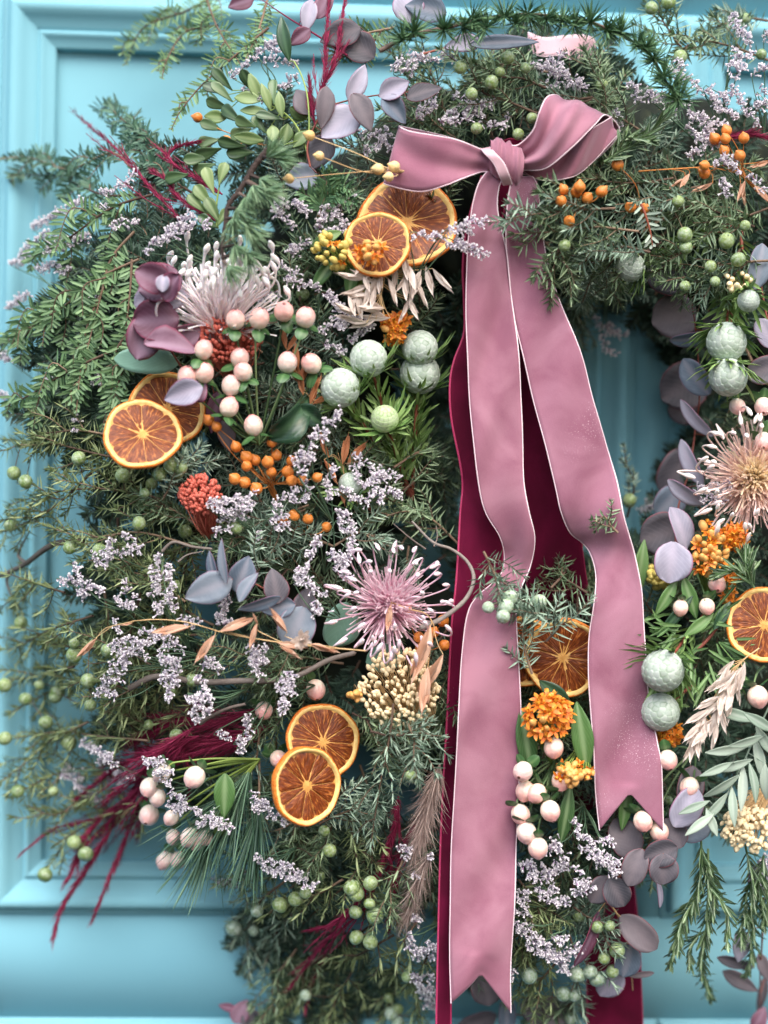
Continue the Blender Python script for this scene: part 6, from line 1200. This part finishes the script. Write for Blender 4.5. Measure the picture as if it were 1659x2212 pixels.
# ------------------------------------------------------------------ plumes
PL = [([(420, 1570), (330, 1640), (260, 1760), (190, 1870), (135, 1960), (116, 2025)], 900, 44), ([(400, 1600), (330, 1700), (280, 1790), (235, 1900), (200, 1985)], 600, 36), ([(430, 1590), (340, 1620), (250, 1660), (165, 1725)], 500, 36), ([(600, 1570), (500, 1590), (400, 1610), (310, 1620)], 800, 70), ([(560, 1530), (470, 1560), (380, 1560), (290, 1600)], 700, 70),
      ([(330, 1680), (230, 1760), (120, 1790), (50, 1840)], 300, 34), ([(250, 1740), (190, 1800), (160, 1870), (140, 1910)], 220, 34), ([(300, 1700), (240, 1770), (180, 1830)], 200, 40), ([(560, 1600), (450, 1620), (360, 1660), (300, 1740)], 600, 60)]
PLL = ['longest burgundy plume, its tip hanging below the moulding', 'second burgundy plume beside the longest one', 'burgundy plume lying under pale sea lavender above the hypericum', 'feathery burgundy plume lying under the dark twig', 'feathery burgundy plume highest in the shade below the twig', 'sparse burgundy plume crossing the lower panel corner', 'short burgundy plume tip between juniper berries', 'burgundy plume tip behind hanging juniper', 'burgundy plume under the stems of the hypericum']
for (p, n, L), lb in zip(PL, PLL): plume(lb, p, off=.012 if L < 50 else -.012, n=int(n * (1.7 if L < 50 else .8)), L=L * 1.25, spread=.17, W=1.5)
for lb, p, of, n in [('burgundy plume slanting down among hanging juniper', [(800, 1900), (750, 1980), (690, 2050), (620, 2140)], .02, 420), ('short burgundy plume branching sideways among juniper berries', [(760, 1960), (720, 1995), (665, 2010)], .02, 160), ('thin burgundy plume dropping straight beside the hanging juniper', [(790, 1960), (720, 2030), (680, 2110), (660, 2180)], .018, 240), ('dark burgundy plume behind the pale grass plume', [(860, 1720), (850, 1800), (820, 1880), (790, 1960)], .0, 700), ('burgundy plume deep beside the long ribbon', [(910, 1760), (870, 1840), (850, 1930), (840, 2010)], -.006, 600),
                  ('burgundy spike rising past the panel corner', [(395, 480), (330, 410), (260, 330), (190, 270), (162, 242)], .014, 330), ('burgundy plume curling among box leaves', [(480, 420), (370, 350), (380, 320), (430, 305)], .014, 300), ('burgundy plume beside the curled one', [(470, 480), (390, 430), (360, 390), (330, 370)], .012, 300), ('crimson branching stems rising through the top edge', [(690, 260), (700, 170), (705, 80), (712, -10)], .03, 300), ('darker crimson stems beside the branching ones', [(690, 200), (725, 130), (735, 60), (748, -10)], .03, 320), ('crimson plume at the upper right edge', [(1560, 300), (1610, 290), (1659, 297)], .02, 260), ('crimson stalk under the lilac eucalyptus', [(680, 270), (672, 220), (668, 170)], .02, 160)]:
    plume(lb, p, off=of, n=int(n * 1.3), L=36, spread=.2, W=1.5, strands=4)
for lb, p, n in [('pale fluffy grass plume beside the burgundy ribbon', [(950, 1650), (930, 1730), (910, 1800), (895, 1840)], 900), ('wispy grey grass plume below the pale one', [(930, 1840), (905, 1900), (885, 1960), (870, 1990)], 500)]: plume(lb, p, off=.012, n=n, L=80, mat='plume_pale', spread=.3, W=1.2)

# ------------------------------------------------------------------ sea lavender
LV = [
    (1, (610, 240), [(990, 325, 1050, 295, 1100, 262), (1110, 238, 1160, 205, 1210, 182), (1130, 275, 1200, 265, 1268, 285), (1195, 385, 1290, 345), (1040, 385, 1160, 430), (1140, 190, 1200, 230)], .012),
    (1, (330, 560), [(440, 845, 520, 800, 590, 748), (415, 892, 462, 885)], .02), (1, (260, 600), [(138, 988, 240, 930, 362, 878), (90, 1098, 150, 1050, 222, 1008)], .012), (1, (300, 620), [(200, 1090, 290, 1060, 390, 1035), (500, 1000, 520, 940), (200, 1075, 260, 1040, 330, 1020), (560, 1000, 590, 960)], .016),
    (1, (480, 580), [(620, 1088, 680, 1040, 720, 1010), (720, 1010, 780, 970, 845, 940), (720, 1000, 800, 1000, 895, 955), (700, 1040, 760, 1020)], .036), (1, (680, 560), [(1170, 855, 1250, 880, 1335, 915), (1180, 900, 1210, 940, 1250, 990), (1250, 870, 1300, 920), (1190, 860, 1230, 930)], .03),
    (1, (760, 560), [(1370, 1000, 1440, 920, 1535, 845), (1390, 880, 1440, 930, 1505, 985), (1400, 1000, 1510, 960), (1360, 960, 1420, 900)], .02), (1, (700, 600), [(1260, 1100, 1320, 1040), (1250, 1060, 1290, 1100)], .02), (1, (850, 350), [(1540, 570, 1600, 590, 1660, 615), (1560, 640, 1650, 620)], .012),
    (2, (950, 200), [(30, 290, 100, 265, 170, 240), (200, 262, 300, 240), (40, 320, 130, 300), (90, 240, 170, 270)], .01), (2, (1060, 330), [(240, 520, 340, 480, 480, 440), (290, 420, 350, 460, 420, 520), (250, 545, 380, 490), (440, 560, 540, 520), (330, 420, 440, 470)], .02), (2, (960, 330), [(130, 480, 240, 430), (140, 520, 200, 480), (0, 560, 40, 650)], .012),
    (2, (1230, 260), [(640, 260, 700, 280, 780, 250), (700, 320, 790, 330, 870, 380), (680, 372, 760, 352), (650, 300, 760, 300), (740, 290, 820, 340), (780, 400, 850, 370)], .008),
    (2, (1560, 260), [(1500, 50, 1530, 120, 1590, 190), (1540, 210, 1500, 300, 1530, 290), (1490, 270, 1590, 242), (1520, 100, 1560, 160), (1500, 330, 1560, 300)], .02), (2, (1530, 330), [(1240, 260, 1280, 310, 1320, 352), (1120, 400, 1190, 430, 1262, 470), (1240, 290, 1280, 360), (1050, 350, 1100, 450), (1150, 400, 1250, 420)], .016),
    (2, (1600, 400), [(1480, 380, 1540, 440, 1620, 520), (1330, 340, 1390, 410, 1450, 480), (1300, 430, 1350, 510, 1400, 600), (1300, 560, 1380, 600, 1440, 620), (1440, 620, 1380, 650, 1320, 682), (1400, 520, 1480, 560), (1340, 480, 1420, 560), (1450, 400, 1500, 520), (1380, 380, 1500, 420)], .028), (2, (1630, 460), [(1420, 690, 1480, 720, 1530, 752), (1440, 700, 1520, 690), (1450, 760, 1470, 800, 1480, 850), (1560, 772, 1640, 812)], .034), (2, (1650, 300), [(1640, 130, 1665, 180), (1610, 400, 1665, 450), (1590, 330, 1650, 300), (1600, 440, 1640, 470)], .016), (2, (1340, 300), [(980, 480, 1010, 560), (1000, 470, 1030, 520)], .01),
    (2, (880, 640), [(110, 1010, 170, 1020, 240, 1035), (270, 990, 350, 970, 440, 962), (240, 1030, 340, 1060, 440, 1098), (300, 1050, 400, 1090), (290, 980, 380, 990)], .052),
    (3, (680, 720), [(1210, 60, 1300, 110, 1372, 152), (1390, 150, 1450, 190, 1502, 242), (1430, 250, 1520, 280, 1612, 302), (1370, 312, 1500, 300), (1400, 170, 1470, 230), (1230, 90, 1290, 80), (1450, 210, 1490, 290)], .026), (3, (640, 680), [(1080, 182, 1180, 160), (1130, 130, 1200, 170)], .014), (3, (760, 760), [(1500, 362, 1590, 332), (1400, 372, 1500, 402), (1540, 300, 1620, 290)], .02),
    (3, (720, 1130), [(1290, 950, 1330, 820, 1400, 742), (1400, 742, 1440, 700, 1472, 660), (1270, 902, 1320, 852), (1300, 900, 1340, 850), (1350, 800, 1400, 780)], .046), (3, (790, 1130), [(1410, 1062, 1420, 980, 1440, 910), (1520, 870, 1600, 920, 1660, 960), (1560, 1020, 1610, 970, 1652, 930), (1500, 1060, 1600, 1050, 1690, 1010), (1540, 900, 1560, 980), (1440, 1000, 1520, 1040), (1600, 1000, 1730, 1040), (1640, 920, 1720, 960)], .032), (3, (680, 1160), [(1280, 1082, 1310, 1030, 1332, 980), (1250, 1060, 1300, 1010), (1170, 1090, 1230, 1040)], .034),
    (3, (560, 1160), [(900, 1062, 980, 1060, 1100, 1030), (940, 1090, 1020, 1095, 1090, 1060), (900, 1090, 960, 1040), (1000, 1050, 1080, 1090)], .038),
    (3, (160, 660), [(30, 232, 80, 190, 122, 160), (150, 60, 220, 50, 300, 62), (50, 40, 130, 5), (180, 590, 210, 530), (380, 222, 420, 160)], .004), (3, (220, 900), [(310, 702, 342, 742), (400, 500, 420, 560), (0, 420, 42, 452), (0, 600, 30, 610), (350, 540, 400, 500)], .012),
    (4, (1300, 610), [(890, 280, 960, 310, 1042, 352), (940, 330, 960, 390, 990, 432), (960, 300, 1010, 330)], .03), (4, (1590, 1120), [(1340, 1012, 1420, 1000, 1502, 980), (1360, 1052, 1470, 1050), (1380, 1030, 1480, 1010)], .036), (4, (1420, 1130), [(1100, 1090, 1160, 1060), (1110, 1106, 1180, 1080)], .01),
    (5, (330, 1330), [(250, 290, 300, 300, 345, 330), (345, 330, 390, 330, 442, 352), (310, 232, 340, 260, 362, 290), (352, 382, 362, 340, 372, 300)], .036), (5, (320, 1290), [(390, 182, 430, 215, 472, 222), (472, 222, 490, 170, 492, 122), (440, 150, 470, 200)], .034), (5, (350, 1240), [(510, 182, 560, 160, 602, 172), (520, 112, 560, 130, 590, 130)], .03), (5, (410, 1400), [(690, 180, 672, 260, 670, 350), (670, 350, 675, 400, 692, 442), (700, 190, 722, 300, 740, 380), (660, 270, 720, 280), (650, 340, 720, 350), (720, 400, 760, 420)], .034),
    (5, (370, 1400), [(490, 372, 540, 385, 592, 380), (540, 350, 560, 310), (500, 390, 570, 400)], .03), (5, (540, 1420), [(960, 470, 970, 420, 992, 380), (940, 400, 962, 470), (930, 490, 990, 480)], .03), (5, (460, 1370), [(800, 442, 850, 482), (790, 470, 860, 460)], .028),
    (5, (430, 1450), [(470, 582, 560, 560, 652, 592), (540, 600, 640, 610), (560, 540, 620, 570), (480, 570, 540, 600)], .036), (5, (390, 1440), [(420, 802, 450, 735, 512, 690), (512, 690, 535, 655, 552, 620), (430, 762, 470, 785, 502, 802), (450, 720, 520, 730), (480, 650, 550, 640)], .038), (5, (440, 1390), [(600, 510, 680, 545, 792, 592), (480, 470, 522, 520), (650, 520, 740, 530)], .03),
    (5, (450, 1420), [(690, 592, 722, 650, 772, 652), (700, 682, 722, 740, 742, 802), (700, 722, 782, 682), (690, 620, 760, 670), (720, 690, 760, 750)], .04), (5, (520, 1440), [(860, 662, 900, 665, 952, 682), (870, 692, 880, 780), (880, 640, 930, 660)], .036), (5, (530, 1490), [(810, 782, 850, 800, 882, 802), (882, 802, 850, 850, 830, 892), (830, 892, 870, 880, 912, 862), (820, 800, 880, 830), (860, 760, 900, 820)], .044),
    (5, (620, 1420), [(1080, 560, 1095, 610, 1102, 662), (1102, 662, 1130, 620, 1142, 580), (1130, 600, 1122, 712), (1080, 600, 1140, 640)], .034), (5, (680, 1480), [(1240, 682, 1220, 760, 1232, 862), (1250, 702, 1282, 782), (1210, 720, 1260, 730), (1200, 850, 1250, 840)], .036),
    (5, (330, 1690), [(345, 1000, 400, 1020, 432, 1032), (432, 1032, 470, 1060, 502, 1092), (430, 1082, 480, 1052)], .034), (5, (420, 1700), [(620, 1060, 660, 1080, 702, 1092), (640, 1085, 690, 1060)], .038), (5, (600, 1480), [(1020, 1042, 1050, 970, 1090, 880), (1010, 1000, 1060, 1000), (930, 950, 980, 990)], .02),
    (5, (740, 1340), [(1280, 262, 1320, 300, 1352, 332), (1352, 332, 1380, 350, 1402, 362), (1270, 302, 1342, 242), (1350, 382, 1362, 452), (1290, 230, 1340, 290), (1380, 400, 1400, 440)], .034), (5, (780, 1290), [(1410, 202, 1460, 195, 1522, 192), (1522, 192, 1490, 215, 1482, 242), (1482, 242, 1490, 270, 1502, 302), (1420, 182, 1482, 170), (1430, 230, 1500, 220)], .03), (5, (700, 1240), [(1380, 132, 1340, 202), (1440, 5, 1490, 30, 1522, 62), (1522, 62, 1532, 152), (1360, 150, 1390, 120), (1450, 40, 1500, 80)], .03),
    (5, (570, 1200), [(940, 42, 1002, 20), (920, 102, 990, 82), (1090, 122, 1132, 100), (1150, 32, 1232, 5), (1000, 20, 1060, 0), (1180, 60, 1240, 40)], .03),
    (7, (280, 1660), [(250, 20, 300, 40, 342, 62), (342, 62, 390, 100, 432, 132), (270, 10, 360, 30), (440, 22, 510, 20, 582, 32), (460, 40, 540, 55)], .014), (7, (450, 1680), [(720, 112, 750, 130, 782, 150), (782, 150, 820, 165, 852, 172), (740, 182, 802, 142), (730, 150, 790, 180)], .048), (7, (500, 1720), [(850, 212, 900, 222, 932, 232), (932, 232, 970, 245, 1006, 262), (880, 202, 962, 212), (830, 230, 880, 240)], .048), (7, (350, 1650), [(660, 20, 745, 60), (690, 5, 740, 20)], .05),
    (7, (640, 1700), [(1070, 112, 1100, 150, 1132, 180), (1132, 180, 1180, 205, 1232, 222), (1090, 140, 1160, 190), (1100, 120, 1150, 165)], .03), (7, (640, 1830), [(1095, 372, 1140, 400, 1182, 432), (1182, 432, 1220, 455, 1262, 472), (1262, 472, 1310, 495, 1362, 512), (1180, 402, 1262, 432), (1130, 420, 1220, 460), (1220, 440, 1300, 480), (1250, 450, 1330, 500)], .034), (7, (540, 1850), [(1020, 442, 1062, 472), (920, 492, 1012, 512)], -.01),
    (8, (1260, 1740), [(690, 330, 720, 345, 762, 312), (700, 350, 740, 360, 780, 400), (820, 290, 860, 310, 900, 340), (900, 362, 960, 400, 1012, 442), (880, 380, 950, 420), (930, 380, 1010, 400), (840, 330, 900, 380), (950, 430, 1010, 460), (800, 235, 840, 250), (930, 290, 990, 320)], .03),
    (8, (1220, 1960), [(600, 422, 680, 430, 762, 452), (650, 472, 720, 470, 780, 440), (620, 450, 700, 490), (580, 400, 640, 440), (740, 390, 780, 430)], .024), (8, (1270, 1870), [(820, 482, 862, 500, 902, 512), (840, 562, 850, 520, 880, 480), (800, 430, 850, 440), (830, 540, 890, 520)], .03), (8, (1230, 1940), [(560, 522, 590, 560, 622, 612), (570, 600, 630, 640), (560, 560, 610, 520), (660, 542, 720, 560, 792, 572), (650, 510, 740, 530), (700, 580, 780, 590)], .022),
    (8, (1230, 1980), [(570, 702, 620, 730, 682, 762), (682, 762, 740, 820, 802, 882), (640, 762, 700, 790, 762, 812), (762, 812, 800, 805, 852, 802), (720, 722, 792, 732), (600, 680, 650, 720), (700, 800, 780, 850), (760, 850, 800, 870), (780, 780, 850, 780), (620, 750, 700, 810), (560, 660, 590, 700)], .03),
    (8, (960, 1990), [(100, 762, 160, 780, 222, 802), (90, 722, 120, 770, 142, 822), (150, 780, 200, 830), (170, 760, 220, 790)], .02), (8, (970, 2060), [(130, 882, 170, 960, 222, 1042), (150, 952, 222, 962), (140, 920, 210, 900), (170, 1000, 220, 1010)], .024), (8, (920, 1850), [(60, 362, 112, 332), (130, 622, 152, 682), (70, 380, 120, 350), (170, 380, 200, 360), (140, 440, 160, 470)], .012), (8, (1130, 2130), [(540, 860, 552, 910)], .03), (8, (1640, 1850), [(1610, 400, 1659, 380), (1620, 420, 1659, 410)], .004)]
for (rg, base, sps, of) in LV: lavender([Z(rg, *s) for s in sps], base, off=of)

# ------------------------------------------------------------------ same words, different sprigs: say how each one grows
_by = {}
for o in list(COL.objects):
    if o.parent is None and 'group' in o.keys() and 'label' in o.keys(): _by.setdefault(o['label'], []).append(o)
for lab, os_ in _by.items():
    if len(os_) < 2: continue
    info = []
    for o in os_:
        ch = [c for c in o.children if c.name.startswith(('needles', 'florets', 'stem'))]
        if not ch: info.append(''); continue
        bb = np.array([b[:] for b in ch[0].bound_box]); far = bb.mean(0); size = np.linalg.norm(bb.max(0) - bb.min(0))
        d = nz(far); w = 'rising' if d[2] > .55 else ('drooping' if d[2] < -.55 else 'sideways')
        info.append((w, size))
    med = float(np.median([i[1] for i in info if i])); seen = {}
    for o, i in zip(os_, info):
        if not i: continue
        new = (('long ' if i[1] > med else 'short ') if len(os_) > 1 else '') + i[0] + ' ' + lab
        o['label'] = new if len(new.replace(',', ' ').split()) <= 16 else ' '.join((i[0] + ' ' + lab.split(', towards')[0]).split()[:16])
